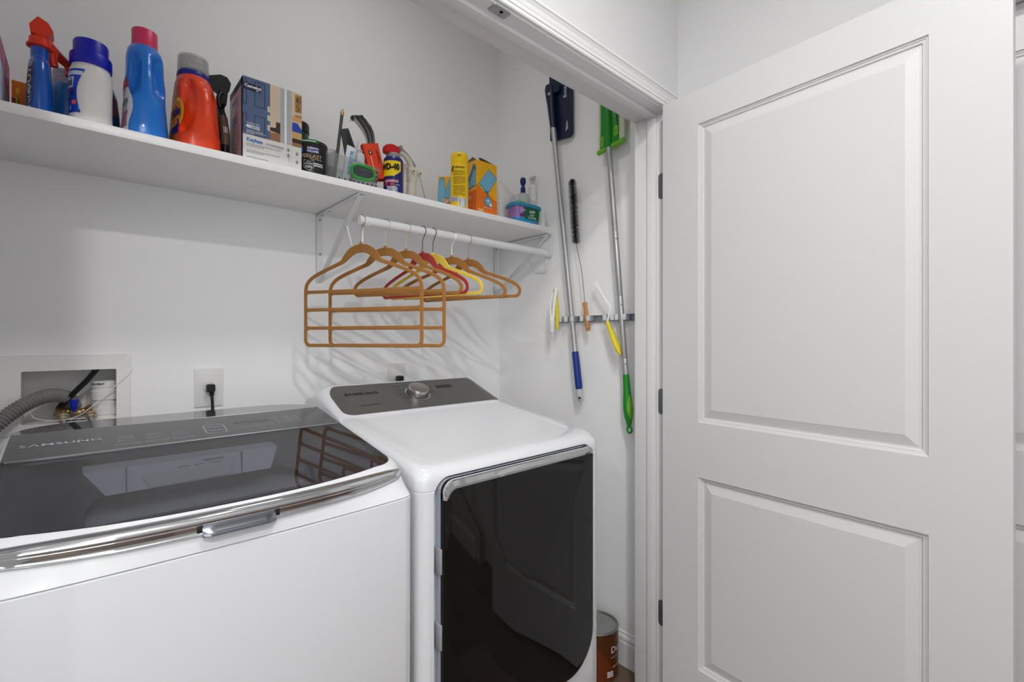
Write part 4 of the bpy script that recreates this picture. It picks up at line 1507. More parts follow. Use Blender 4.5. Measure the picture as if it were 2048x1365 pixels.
add('tooth', bm, bpy.data.materials['collar_blue'], rg)['kind'] = 'stuff'
bm = NB()
lathe(bm, [(.0382, .2375), (.0376, .281), (.0364, .284), (.0, .2845)], (.232, 1.612, ZT), (0, 0, 1), 44, False)
lathe(bm, [(.0366, .2375), (.0362, .279), (.0, .2825)], (.232, 1.612, ZT), (0, 0, 1), 44, False)
add('cap', bm, thin_glass('frosted_cap', (236, 236, 234), .25, 1.35, haze=.26), t)

# black trigger sprayer squeezed between bottle and box
t = thing('black_sprayer', 'black trigger sprayer bottle leaning between the orange bottle and the lock carton', 'spray bottle', (.310, 1.64, ZT))
bm = NB()
s_ = Surf((.312, 1.645, ZT), [(.0003, .0130, .040, 0, 0, 2.6), (.006, .0150, .044, 0, 0, 2.6), (.09, .0150, .043, 0, 0, 2.5), (.14, .0135, .036, -.003, 0, 2.3), (.175, .010, .018, -.006, 0, 2), (.19, .010, .011, -.006, 0, 2)])
body = add('bottle', s_.mesh(32, .01), BLACK, t)
bm = NB()
s_.patch(bm, -PI / 2 - .9, -PI / 2 + .9, .060, .150, .0006, 12, 8)
lb = add('label', bm, mat('grey_brown_label', (110, 96, 84), .3, var=.2, scale=40), body)
bm = NB()
for k in range(3):
    flat(bm, rect(-.008 + .006 * k, -.005 + .006 * k, -.010, .008), s_.wrap(-PI / 2, .105, .001))
flat(bm, rect(-.014, .014, .009, .0105), s_.wrap(-PI / 2, .105, .001))
flat(bm, rect(-.014, .014, -.012, -.0105), s_.wrap(-PI / 2, .105, .001))
add('print', bm, INKW, lb, flat=True)
bm = NB()
c0 = Vector((.304, 1.63, ZT + .19))
loft(bm, [[c0 + Vector((x, y, z)) for x, z in ((-.034, .046), (.000, .026), (.010, .018), (.020, .040), (.024, .062), (.014, .078), (-.004, .080), (-.034, .066))] for y in (-.014, .016)])
loft(bm, [[c0 + Vector((x, y, z)) for x, z in ((-.012, -.004), (.012, -.006), (.016, .028), (-.008, .032))] for y in (-.012, .014)])
bmesh.ops.bevel(bm, geom=list(bm.edges), offset=.0012, segments=2, affect='EDGES', clamp_overlap=True)
add('spray_head', bm, BLACK, t)
bm = NB()
ar = smooth_path([c0 + Vector((-.002, -.012, .028)), c0 + Vector((-.010, -.016, .006)), c0 + Vector((-.006, -.018, -.022))], 5)
tube(bm, ar, .006, 10)
add('trigger', bm, BLACK, t)

# lock carton
t, c = box_thing('lock_carton', 'tall door lock carton printed with a navy front door, in the middle of the shelf', 'box', .3365, .4985, 1.515, 1.672, 2.0865, mat('carton_white', (226, 224, 220), .4, var=.015))
f = frame((.3365, 1.515, ZT), (1, 0, 0), (0, 0, 1))
W, Hh = .162, .2395
DBLUE = mat('door_blue_print', (86, 102, 136), .4, var=.14, scale=14)
CREAM = mat('cream_print', (214, 194, 168), .45, var=.08, scale=14)
GREYL = mat('pale_grey_print', (176, 176, 178), .45, var=.06, scale=14)
WOODP = mat('wood_print', (150, 108, 74), .45, var=.12, scale=20)
DKBR = mat('dark_brown_print', (66, 42, 34), .45, var=.08)
BTXT = mat('blue_text', (18, 110, 190), .45, var=.04)
part_poly('print', [rect(0, .072, .074, Hh)], f, DBLUE, c, label='navy panelled door picture')
bm = NB()
for a, b, p, q in ((.0, .010, .160, .232), (.030, .058, .160, .232), (.0, .010, .082, .134), (.030, .058, .074, .134)):
    for i, (x0, x1, y0, y1) in enumerate(((a, a + .0016, p, q), (b - .0016, b, p, q), (a, b, p, p + .0016), (a, b, q - .0016, q))):
        flat(bm, rect(x0, x1, y0, y1), f, .0006)
add('print', bm, NAVYP, c, flat=True)
part_poly('print', [rect(.072, .100, .074, Hh)], f, CREAM, c)
part_poly('print', [rect(.100, .132, .074, Hh)], f, GREYL, c)
part_poly('print', [rect(.112, .118, .074, Hh)], f, INKW, c, .0006)
part_poly('print', [rect(.132, W, .074, Hh)], f, CREAM, c)
part_poly('print', [[(.072, .112), (.088, .114), (.088, .132), (.100, .132), (.100, .098), (.072, .102)]], f, DKBR, c, .0006)
part_poly('print', [rect(.072, .100, .074, .098), rect(.134, W, .074, .085)], f, WOODP, c, .0006)
part_poly('print', [rect(.134, W, .100, .118), rect(.134, W, .150, .165)], f, mat('tan_print', (206, 160, 104), .45, var=.08), c, .0006)
part_poly('print', [rect(.134, W, .085, .098)], f, DKBR, c, .0006)
part_poly('print', [[(.134, .118), (W, .118), (W, .128), (.150, .146), (.134, .146)]], f, mat('cobalt_print', (40, 66, 170), .45, var=.2, scale=60), c, .0008)
part_poly('print', [rect(.142, W, .180, Hh - .006), rect(.142, W, .150, .172)], f, mat('ochre_print', (176, 128, 66), .45, var=.1), c, .0005)
bm = NB()
r = random.Random(5)
for k in range(40):
    x, y = r.uniform(.144, .158), r.uniform(.178, .225)
    flat(bm, [(x, y), (x + r.uniform(.001, .004), y + r.uniform(-.002, .001)), (x + r.uniform(.001, .003), y + r.uniform(.002, .006))], f, .0010 + k * 1e-6)
add('print', bm, NAVYP, c, flat=True)['kind'] = 'stuff'
for zz in (.163, .137, .108):
    bm = NB()
    flat(bm, rrect(.0645, .0715, zz - .009, zz + .009, .0034, 4), f, .0008)
    add('print', bm, mat('nickel_print', (206, 202, 190), .35, var=.05) if 'nickel_print' not in bpy.data.materials else bpy.data.materials['nickel_print'], c, flat=True)
part_poly('print', [rect(.0, .047, .203, .222)], f, NAVYP, c, .0010)
text('lettering', 'Camelot', .0125, lambda x, y, d=0.0: f(.0255 + x, .2135 + y, .0014 + d), INKW, c, bold=.03)
bm = NB()
dashes(bm, f, .034, .042, .2062, .0020, off=.0014, seed=2, gap=-.3)
add('print', bm, INKW, c, flat=True)
text('lettering', '40', .0140, lambda x, y, d=0.0: f(.0145 + x, .0975 + y, .0010 + d), INKW, c, bold=.05)
text('lettering', 'TRUSTED IN OVER', .0042, lambda x, y, d=0.0: f(.0255 + x, .1075 + y, .0010 + d), INKW, c, bold=.02)
text('lettering', 'MILLION', .0058, lambda x, y, d=0.0: f(.0330 + x, .1005 + y, .0010 + d), INKW, c, bold=.04)
text('lettering', 'HOMES', .0068, lambda x, y, d=0.0: f(.0332 + x, .0945 + y, .0010 + d), INKW, c, bold=.04)
bm = NB()
for k in range(3):
    dashes(bm, f, .0085, (.052, .060, .030)[k], .0865 - .004 * k, .0014, off=.0010, seed=20 + k)
add('print', bm, INKW, c, flat=True)
text('lettering', 'Keyless', .0150, lambda x, y, d=0.0: f(.0095 + x * .93, .0595 + y, .0005 + d), BTXT, c, bold=.03, align='LEFT')
text('lettering', 'convenience', .0150, lambda x, y, d=0.0: f(.0595 + x, .0590 + y, .0005 + d), INKG, c, align='LEFT', xs=.66)
bm = NB()
for k, (e, yy) in enumerate(((.102, .0475), (.055, .0425), (.098, .0290), (.056, .0245), (.066, .0105))):
    dashes(bm, f, .0095 + (.0 if k else 0), e, yy, .0017, off=.0005, seed=30 + k)
add('print', bm, INKG, c, flat=True)
for i, (xx, yy) in enumerate(((.123, .058), (.123, .041), (.148, .052), (.148, .027))):
    bm = NB()
    flat(bm, rrect(xx - .004, xx + .004, yy - .006, yy + .006, .0035, 4), f, .0005)
    if i == 1:
        flat(bm, rect(xx + .001, xx + .003, yy - .020, yy - .006), f, .0005)
    k1 = add('print', bm, GREYL, c, flat=True)
    bm = NB()
    flat(bm, rrect(xx - .0025, xx + .0015, yy - .0045, yy + .0015, .0016, 4), f, .0009)
    add('print', bm, INKG, c, flat=True)
part_poly('print', [rect(.1325, .1330, .012, .062), rect(.136, .158, .0385, .0390)], f, GREYL, c)
fs = frame((.3365, 1.672, ZT), (0, -1, 0), (0, 0, 1), (-1, 0, 0))
part_poly('print', [rect(0, .157, 0, Hh)], fs, mat('pale_pink_print', (196, 172, 180), .4, var=.04), c, label='pale pink side of the carton')
part_poly('print', [rect(.140, .157, .0, Hh), rect(0, .157, Hh - .020, Hh)], fs, NAVYP, c, .0006)
part_poly('print', [rect(.146, .157, .0, .012)], fs, ORNG, c, .0010)
bm = NB()
for rr_ in (.020, .034, .046):
    a = [(.070 + rr_ * math.cos(2 * PI * i / 28), .085 + rr_ * 1.0 * math.sin(2 * PI * i / 28)) for i in range(28)]
    b = [(.070 + (rr_ - .003) * math.cos(2 * PI * i / 28), .085 + (rr_ - .003) * math.sin(2 * PI * i / 28)) for i in range(28)]
    va = [bm.verts.new(fs(x, y, .0006)) for x, y in a]
    vb = [bm.verts.new(fs(x, y, .0006)) for x, y in b]
    for i in range(28):
        bm.faces.new((va[i], va[(i + 1) % 28], vb[(i + 1) % 28], vb[i]))
flat(bm, rect(.094, .112, .172, .178), fs, .0006)
flat(bm, rect(.076, .082, .160, .178), fs, .0006)
add('print', bm, INKG, c, flat=True)
bm = NB()
for k in range(3):
    dashes(bm, fs, .030, .095, .200 - .006 * k, .004, off=.0006, seed=50 + k)
for k in range(5):
    dashes(bm, fs, .035, .100, .152 - .006 * k, .0035, off=.0007, seed=60 + k)
add('print', bm, BTXT, c, flat=True)

# green jar behind, black paint can in front of it
t = thing('green_jar', 'dark green jar behind the black paint can', 'jar', (.545, 1.72, ZT))
bm = NB()
lathe(bm, [(.042, .0003), (.044, .003), (.044, .19), (.041, .20)], (.545, 1.72, ZT), (0, 0, 1), 40)
add('jar_body', bm, mat('bottle_green', (10, 70, 20), .2, var=.08, coat=.3), t)
bm = NB()
lathe(bm, [(.043, .20), (.0445, .201), (.0445, .226), (.043, .232), (.0, .233)], (.545, 1.72, ZT), (0, 0, 1), 40)
add('lid', bm, BLACK, t)
t = thing('small_paint_can', 'black and green paint can beside the lock carton', 'paint can', (.5480, 1.575, ZT))
cc = Surf((.5480, 1.575, ZT), [(.0003, 0.0477, 0.0477, 0, 0, 2), (.002, 0.0491, 0.0491, 0, 0, 2), (.100, 0.0491, 0.0491, 0, 0, 2), (.106, 0.0486, 0.0486, 0, 0, 2)])
b_ = add('body', cc.mesh(48, .02), mat('can_black', (30, 30, 31), .35, var=.08), t)
bm = NB()
lathe(bm, [(.0486, .105), (0.0498, .106), (0.0502, .111), (0.0493, .115), (0.0468, .1165), (0, .1165)], (.5480, 1.575, ZT), (0, 0, 1), 48)
lid_ = add('lid', bm, mat('can_rim_black', (44, 44, 46), .3, var=.05), t)
bm = NB()
Surf((.5480, 1.575, ZT), [(.10, 0.0497, 0.0497, 0, 0, 2), (.118, 0.0497, 0.0497, 0, 0, 2)]).patch(bm, -2.9, -1.45, .106, .113, .0008, 20, 2)
gl = add('lid_label', bm, mat('can_green', (24, 122, 40), .35, var=.06), lid_)
ss = Surf((.5480, 1.575, ZT), [(.09, 0.0504, 0.0504, 0, 0, 2), (.118, 0.0504, 0.0504, 0, 0, 2)])
bm = NB()
dashes(bm, ss.wrap(-2.05, .1095), -.02, .02, 0, .0028, seed=5, gap=-.2)
add('print', bm, INKW, gl, flat=True)
part_poly('print', [[(-.024, -.008), (-.004, -.008), (-.004, .006), (-.014, .012), (-.024, .006)]], cc.wrap(-2.30, .083), mat('house_blue', (28, 104, 186), .4, var=.05), b_)
bm = NB()
cc.patch(bm, -2.14, -1.46, .073, .092, .0006, 12, 3)
sb = add('label', bm, mat('label_royal', (24, 48, 140), .4, var=.05), b_)
text('lettering', 'SHERWIN', .0095, cc.wrap(-1.80, .0870, .0016), INKW, sb, bold=.02, xs=.8)
text('lettering', 'WILLIAMS', .0095, cc.wrap(-1.80, .0775, .0016), INKW, sb, bold=.02, xs=.8)
GOLD = mat('tan_lettering', (198, 174, 134), .4, var=.04)
text('lettering', 'EVERLAST', .0165, cc.wrap(-2.00, .0620, .0012), GOLD, b_, bold=.01, xs=1.0)
bm = NB()
dashes(bm, cc.wrap(-1.62, .0535, .001), -.016, .018, 0, .0022, seed=3)
add('print', bm, GOLD, b_, flat=True)
PEW = mat('pewter_print', (150, 156, 158), .4, var=.05)
bm = NB()
sh = [(-.0150, .017), (.0150, .017), (.0150, -.008), (.0, -.019), (-.0150, -.008)]
g_ = cc.wrap(-2.05, .034, .0011)
va = [bm.verts.new(g_(x, y)) for x, y in sh]
vb = [bm.verts.new(g_(x * .88, y * .9)) for x, y in sh]
for i in range(5):
    bm.faces.new((va[i], va[(i + 1) % 5], vb[(i + 1) % 5], vb[i]))
add('print', bm, PEW, b_, flat=True)
text('lettering', 'SELF-', .0058, cc.wrap(-2.05, .0440, .0012), INKW, b_)
text('lettering', 'CLEANING', .0058, cc.wrap(-2.05, .0370, .0012), INKW, b_, bold=.02, xs=.85)
bm = NB()
for k in range(2):
    dashes(bm, cc.wrap(-2.05, .030 - .004 * k, .0012), -.010, .010, 0, .0022, seed=k)
for k in range(2):
    dashes(bm, cc.wrap(-1.46, .040 - .0065 * k, .0012), -.014, .014, 0, .0036, seed=70 + k, gap=-.2)
add('print', bm, INKW, b_, flat=True)
bm = NB()
for k in range(14):
    flat(bm, rect(-.0035, .0035, -.0024, .0008), (lambda g: (lambda x, y, d=0.0: g(x, y + x * .45, d)))(cc.wrap(-.78, .012 + .0062 * k, .0008)))
add('print', bm, PEW, b_, flat=True)['kind'] = 'stuff'

# clear basket with a green oval grip
BK = thing('clear_basket', 'frosted clear plastic basket with a green oval grip, full of repair supplies', 'basket', (.688, 1.575, ZT))
BASK = thin_glass('frosted_basket', (240, 242, 242), .22, 1.3, haze=.15)
BX = (.592, .772, 1.520, 1.640)
def bring(k, z, th=0.0):
    return [(x, y, z) for x, y in rrect(BX[0] + .012 * (1 - k) + th, BX[1] - .016 * (1 - k) - th, BX[2] + .006 * (1 - k) + th, BX[3] - .006 * (1 - k) - th, .022, 6)]
bm = NB()
def brim(k, z, th=0.0):
    return [(x, y, z + .007 * math.cos((x - BX[0]) / (BX[1] - BX[0]) * PI) * 1.0) for x, y, _ in bring(k, z, th)]
loft(bm, [bring(0, ZT + .0005, .002), bring(0, ZT + .003), bring(.5, ZT + .040), brim(1, ZT + .079), brim(1, ZT + .081, -.0025), brim(1, ZT + .083, -.002), brim(1, ZT + .083, .001), brim(1, ZT + .078, .0018), bring(.5, ZT + .04, .0018), bring(0, ZT + .004, .0018)])
bas = add('basket_body', bm, BASK, BK)
SLOT = mat('slot_shadow', (52, 54, 56), .6, var=.06)
def bface(x, z, d=0.0):
    k = (z - ZT) / .08
    return Vector((x, BX[2] + .006 * (1 - k) - .0006 - d, z))
def slot(x, z):
    bm = NB()
    plate(bm, rect(x - .0026, x + .0026, z - .0032, z + .0032), lambda a, b, d=0: bface(a, b, d), .0004)
    add('slot', bm, SLOT, bas, flat=True)
for x in (.620, .640, .655, .670, .686, .702, .718, .734, .750):
    slot(x, ZT + .0135)
for z in (.029, .0445, .060):
    slot(.750, ZT + z)
bm = NB()
gc = (.700, ZT + .0485)
oval = [(gc[0] + .040 * math.copysign(abs(math.cos(a)) ** .62, math.cos(a)), gc[1] + .0215 * math.copysign(abs(math.sin(a)) ** .8, math.sin(a))) for a in (2 * PI * i / 40 for i in range(40))]
tube(bm, [bface(x, z, .002) for x, z in oval], .0048, 10, closed=True)
add('grip_ring', bm, mat('grip_green', (40, 158, 52), .35, var=.05), BK, label='green oval grip ring')
bm = NB()
plate(bm, [(gc[0] + (x - gc[0]) * .93, gc[1] + (z - gc[1]) * .90) for x, z in oval], lambda a, b, d=0: bface(a, b, -.0015 + d), .0012)
gi = add('grip_opening', bm, mat('grip_dark', (70, 70, 78), .5, var=.35, scale=90), BK)

# what stands in the basket
t = thing('caulk_tube', 'white squeeze tube with blue lettering leaning at the left of the basket', 'tube', (.650, 1.545, ZT))
axis = (Vector((.673, 1.548, ZT + .136)) - Vector((.648, 1.546, ZT + .006)))
aL = axis.length
ad = axis.normalized()
ux = Vector((ad.z, 0, -ad.x))
o0_ = Vector((.648, 1.546, ZT + .006))
bm = NB()
TW = mat('tube_white', (224, 230, 236), .35, var=.02)
loft(bm, [[o0_ + ad * (aL * q) + ux * (hw * math.cos(2 * PI * i / 20)) + Vector((0, hd_ * math.sin(2 * PI * i / 20), 0)) for i in range(20)] for q, hw, hd_ in ((0, .011, .011), (.04, .0135, .0130), (.5, .0150, .0100), (.93, .0165, .0025), (1.0, .0165, .0018))])
tb = add('tube_body', bm, TW, t)
ft = lambda x, y, d=0.0: o0_ + ad * (aL * .54 + x) + ux * (-y) + Vector((0, -.0116 - d + .004 * max(0, x) / .06, 0))
text('lettering', 'ALEX FAST PR', .0175, lambda x, y, d=0.0: ft(x, y - .002, .0008 + d), mat('tube_blue', (66, 140, 196), .4, var=.05), tb, bold=.025, xs=.78)
bm = NB()
dashes(bm, lambda x, y, d=0.0: ft(x, y, .0008 + d), -.055, .0, -.0105, .003, seed=8)
add('print', bm, INKG, tb, flat=True)

t = thing('wire_card', 'small printed card with a bent wire loop behind the squeeze tube', 'card', (.690, 1.575, ZT + .10))
fc = frame((.686, 1.566, ZT + .112), (.80, .1, -.52), (.52, 0, .85))
bm = NB()
plate(bm, rect(-.017, .020, -.022, .010), fc, .002)
cd = add('card', bm, mat('card_white', (214, 220, 210), .4, var=.03), t, flat=True)
part_poly('print', [rect(-.014, -.004, -.002, .008), rect(-.014, .010, .001, .004)], fc, mat('card_green', (96, 170, 96), .4, var=.1), cd, .0024)
part_poly('print', [rect(.002, .016, -.010, -.003)], fc, mat('card_blue', (70, 130, 190), .4, var=.1), cd, .0024)
part_poly('print', [[(-.010 + .007 * math.cos(2 * PI * i / 16), -.014 + .007 * math.sin(2 * PI * i / 16)) for i in range(16)]], fc, YELP, cd, .0024)
bm = NB()
tube(bm, [fc(.006, .006, .003), fc(.004, .020, .003), fc(.000, .030, .003), fc(.006, .036, .003), fc(.013, .033, .003), fc(.013, .022, .003), fc(.014, .006, .003)], .0013, 8, smooth=5)
add('wire_loop', bm, STEEL, t)

t = thing('glue_bottle', 'white pointed-nozzle glue bottle standing in the basket', 'bottle', (.711, 1.578, ZT))
bm = NB()
lathe(bm, [(.0195, .002), (.0205, .005), (.0205, .122), (.0190, .129), (.0120, .134)], (.711, 1.578, ZT), (0, 0, 1), 28)
add('bottle', bm, mat('glue_white', (206, 212, 220), .35, var=.03), t)
bm = NB()
lathe(bm, [(.0125, .133), (.0120, .143), (.0075, .146), (.0060, .160), (.0036, .176), (.0024, .179)], (.711, 1.578, ZT), (0, 0, 1), 24)
add('nozzle', bm, mat('nozzle_white', (216, 220, 226), .3, var=.03), t)

# orange sleeve holding a bent stack of grey sheets
SLV = mat('sleeve_orange', (224, 66, 30), .42, var=.05)
t = thing('sanding_sleeve', 'red-orange card sleeve leaning in the basket beside the lubricant can', 'packet', (.770, 1.590, ZT))
fc = frame((.7660, 1.566, ZT + .128), (.955, .0, .20), (-.22, .12, .97))
bm = NB()
plate(bm, [(-.034, -.075), (.022, -.075), (.026, .054), (-.036, .048)], fc, .0016)
plate(bm, [(-.034, -.075), (.022, -.075), (.026, .054), (-.036, .048)], lambda x, y, d=0: fc(x, y, -.030 + d), .0016)
box_sides = []
for a, b in (((-.034, -.075), (-.036, .048)), ((.022, -.075), (.026, .054))):
    bm.faces.new([bm.verts.new(fc(*a, 0)), bm.verts.new(fc(*b, 0)), bm.verts.new(fc(*b, -.030)), bm.verts.new(fc(*a, -.030))])
sl = add('sleeve', bm, SLV, t, flat=True)
bm = NB()
flat(bm, [(-.014 + .0075 * math.cos(2 * PI * i / 20), .018 + .0075 * math.sin(2 * PI * i / 20)) for i in range(20)], fc, .0022)
flat(bm, rect(.010, .0125, -.020, .030), fc, .0022)
flat(bm, rect(.0145, .0165, -.010, .020), fc, .0022)
e_ = add('print', bm, INKB, sl, flat=True)
bm = NB()
flat(bm, [(-.0155, .022), (-.0125, .022), (-.0125, .018), (-.0105, .018), (-.014, .0135), (-.0175, .018), (-.0155, .018)], fc, .0026)
dashes(bm, lambda x, y, d=0.0: fc(-.0165 - y, x, d), -.045, .004, 0, .0022, off=.0026, seed=4, gap=-.2)
add('print', bm, INKW, sl, flat=True)
FOIL = mat('grey_foil', (150, 150, 148), .28, metal=.9, var=.12, scale=120, bump=.5)
SHEET = mat('dark_sheet', (78, 79, 82), .5, var=.06)
t = thing('grey_sheets', 'bent stack of grey foil-backed sheets tucked in the orange sleeve', 'sheets', (.74, 1.60, ZT + .15))
def bent(k, m):
    bm = NB()
    dx_, dz_ = .0078 * k, .0026 * k
    path = smooth_path([(.748 + dx_ * .7, 0, 1.965), (.742 + dx_ * .85, 0, 2.035 + dz_), (.726 + dx_, 0, 2.072 + dz_), (.698 + dx_, 0, 2.100 + dz_), (.688 + dx_, 0, 2.106 + dz_), (.680 + dx_, 0, 2.098 + dz_)], 5)
    rows = []
    for i, p in enumerate(path):
        w = .0016 * math.sin(i * 2.1 + k) if k == 4 else 0
        rows.append([(p.x, 1.578, p.z + w), (p.x + .024, 1.634, p.z + .010 - w), (p.x + .0268, 1.634, p.z + .0115 - w), (p.x + .0028, 1.578, p.z + .0015 + w)])
    loft(bm, rows)
    return add('sheet', bm, m, t, angle=30)
for k in range(5):
    bent(k, FOIL if k in (0, 2, 4) else SHEET)
t = thing('grey_folder', 'dark grey folded card standing behind the basket supplies', 'folder', (.700, 1.625, ZT))
bm = NB()
a = [(.668, 1.628, ZT + .222), (.700, 1.640, ZT + .238), (.735, 1.632, ZT + .14), (.745, 1.628, ZT + .006), (.690, 1.622, ZT + .006), (.684, 1.622, ZT + .12)]
loft(bm, [a, [(x, y + .006, z) for x, y, z in a]])
add('card', bm, SHEET, t, flat=True)

t = thing('grey_rod', 'thin dark grey rod with a brass tip leaning up against the wall', 'rod', (.642, 1.640, ZT + .09))
a, b = Vector((.640, 1.625, ZT + .006)), Vector((.6790, 1.640, ZT + .298))
bm = NB()
d = b - a
lathe(bm, [(.0055, 0), (.0055, .92 * d.length)], a, d, 14)
add('shaft', bm, mat('rod_grey', (82, 82, 82), .45, var=.05), t)
bm = NB()
lathe(bm, [(.0060, .915 * d.length), (.0060, .965 * d.length), (.0035, .985 * d.length), (.0035, d.length)], a, d, 14)
add('tip', bm, BRASS, t)
t = thing('white_cup', 'plain white plastic cup behind the black paint can', 'cup', (.640, 1.672, ZT))
bm = NB()
lathe(bm, [(.024, .0003), (.0255, .003), (.0325, .145), (.0335, .147), (.0325, .149), (.0312, .147), (.0245, .006), (0, .005)], (.640, 1.672, ZT), (0, 0, 1), 36, False)
add('cup_wall', bm, mat('cup_white', (228, 228, 230), .4, var=.02), t)

# lubricant spray can
t = thing('lubricant_can', 'blue and yellow spray can with a red smart-straw cap', 'spray can', (.8300, 1.552, ZT))
CB = mat('can_blue', (20, 26, 110), .28, var=.04, coat=.3)
wd = Surf((.8300, 1.552, ZT), [(.0003, .0335, .0335, 0, 0, 2), (.002, .0355, .0355, 0, 0, 2), (.124, .0355, .0355, 0, 0, 2), (.130, .0345, .0345, 0, 0, 2), (.136, .0305, .0305, 0, 0, 2)])
b_ = add('can_body', wd.mesh(44, .02), CB, t)
bm = NB()
sh = [(-.030, .028), (.0, .0300), (.026, .027), (.027, -.006), (.012, -.020), (-.006, -.024), (-.030, -.018)]
rows = []
g_ = wd.wrap(-2.23, .088, .0005)
yl = []
for j in range(9):
    y = -.0245 + .0530 * j / 8
    xl = -.036
    q = (y + .0245) / .0530
    xr = .034 * min(1, .25 + q * 2.0) if q < .38 else .034
    rows.append([g_(xl + (xr - xl) * i / 12, y + .002 * (1 if j == 8 else 0)) for i in range(13)])
grid(bm, rows)
sd = add('label_shield', bm, mat('shield_yellow', (246, 214, 16), .3, var=.03), b_)
text('lettering', 'WD-40', .0300, wd.wrap(-2.44, .0955, .0012), INKB, sd, bold=.065, xs=.74)
RB = mat('ribbon_red', (196, 44, 54), .4, var=.05)
bm = NB()
wd.patch(bm, -3.0, -1.55, .042, .0505, .0006, 16, 2)
rb = add('label_ribbon', bm, mat('ribbon_white', (226, 196, 200), .4, var=.06), b_)
text('lettering', 'SPRAYS 2 WAYS', .0085, wd.wrap(-2.26, .0463, .0011), RB, rb, bold=.02, xs=.85)
bm = NB()
for x in (-.019, .003):
    flat(bm, rect(x - .007, x + .007, -.006, .004), wd.wrap(-2.24, .036, .0008))
add('print', bm, RB, b_, flat=True)
bm = NB()
for k in range(5):
    dashes(bm, wd.wrap(-2.20, .0255 - .0052 * k, .0008), -.020 + .003 * (k % 2), .020 - .003 * ((k + 1) % 2), 0, .0026, seed=80 + k, gap=-.2)
dashes(bm, wd.wrap(-1.62, .0335, .0008), -.008, .006, 0, .002, seed=90)
add('print', bm, INKW, b_, flat=True)
bm = NB()
lathe(bm, [(.0305, .134), (.0262, .137), (.0255, .150), (.0235, .153), (.018, .154)], (.8300, 1.552, ZT), (0, 0, 1), 36)
gc_ = add('collar', bm, mat('collar_grey', (140, 140, 142), .4, var=.04), t)
bm = NB()
loft(bm, [[(.8245 + x, 1.552 + y, ZT + z) for x, z in smooth2] for y, smooth2 in ((yy, [(-.030 * k, .150), (.0245 * k, .1535), (.0250 * k, .172), (.012 * k, .1815), (-.008 * k, .1830), (-.028 * k, .178), (-.0325 * k, .165)]) for yy, k in ((-.016, .86), (-.012, 1), (.012, 1), (.016, .86)))])
bmesh.ops.bevel(bm, geom=list(bm.edges), offset=.0025, segments=2, affect='EDGES')
add('spray_cap', bm, mat('cap_red', (200, 26, 24), .35, var=.05), t)

# cream hand tool with a looped cord
IV = mat('ivory_plastic', (212, 206, 190), .4, var=.04)
t = thing('cream_tool', 'cream plastic hand tool with a curved arm and two round knobs, beside the lubricant can', 'tool', (.925, 1.60, ZT))
tl = Surf((.930, 1.600, ZT), [(.0003, .016, .016, -.004, 0, 2.2), (.004, .018, .018, -.004, 0, 2.2), (.075, .018, .018, .002, 0, 2.2), (.080, .0165, .0165, .002, 0, 2.2), (.086, .0165, .0165, .002, 0, 2.2), (.090, .0195, .0190, .003, 0, 2.6), (.128, .0205, .0190, .004, 0, 2.6), (.140, .017, .016, .0, 0, 2.2), (.146, .009, .010, -.002, 0, 2)])
add('handle', tl.mesh(30, .008), IV, t)
bm = NB()
ar = smooth_path([(.931, 1.598, ZT + .136), (.918, 1.592, ZT + .158), (.896, 1.588, ZT + .176), (.876, 1.588, ZT + .184)], 6)
tube(bm, ar, 0, 12, rr=[.0125 - .004 * i / (len(ar) - 1) for i in range(len(ar))])
ar = smooth_path([(.905, 1.604, ZT + .150), (.896, 1.606, ZT + .110), (.893, 1.606, ZT + .060), (.893, 1.606, ZT + .004)], 6)
tube(bm, ar, .0085, 12)
add('arm', bm, IV, t)
bm = NB()
ar = smooth_path([(.872, 1.586, ZT + .205), (.882, 1.588, ZT + .192), (.905, 1.590, ZT + .180), (.930, 1.592, ZT + .160), (.944, 1.594, ZT + .148)], 6)
tube(bm, ar, 0, 12, rr=[.0115 - .006 * i / (len(ar) - 1) for i in range(len(ar))])
add('lever', bm, mat('lever_grey', (146, 144, 138), .45, var=.05), t)
for x, z in ((.928, .122), (.956, .119)):
    bm = NB()
    lathe(bm, [(.0085, 0), (.0085, .010), (.0070, .013), (.0030, .0132), (.0026, .0105), (0, .0105)], (x, 1.588, ZT + z), (0, -1, 0), 24)
    kb = add('knob', bm, IV, t)
    bm = NB()
    lathe(bm, [(.0030, .0128), (.0030, .0134), (0, .0134)], (x, 1.588, ZT + z), (0, -1, 0), 14, False)
    add('knob_hole', bm, INKB, kb)
bm = NB()
tube(bm, [(.958, 1.586, ZT + .112), (.966, 1.586, ZT + .090), (.977, 1.586, ZT + .055), (.985, 1.584, ZT + .025), (.987, 1.580, ZT + .006), (.980, 1.572, ZT + .003), (.972, 1.562, ZT + .004), (.968, 1.570, ZT + .005), (.976, 1.575, ZT + .004)], .0011, 6, smooth=6)
add('cord', bm, mat('cord_grey', (120, 120, 116), .6, var=.05), t)

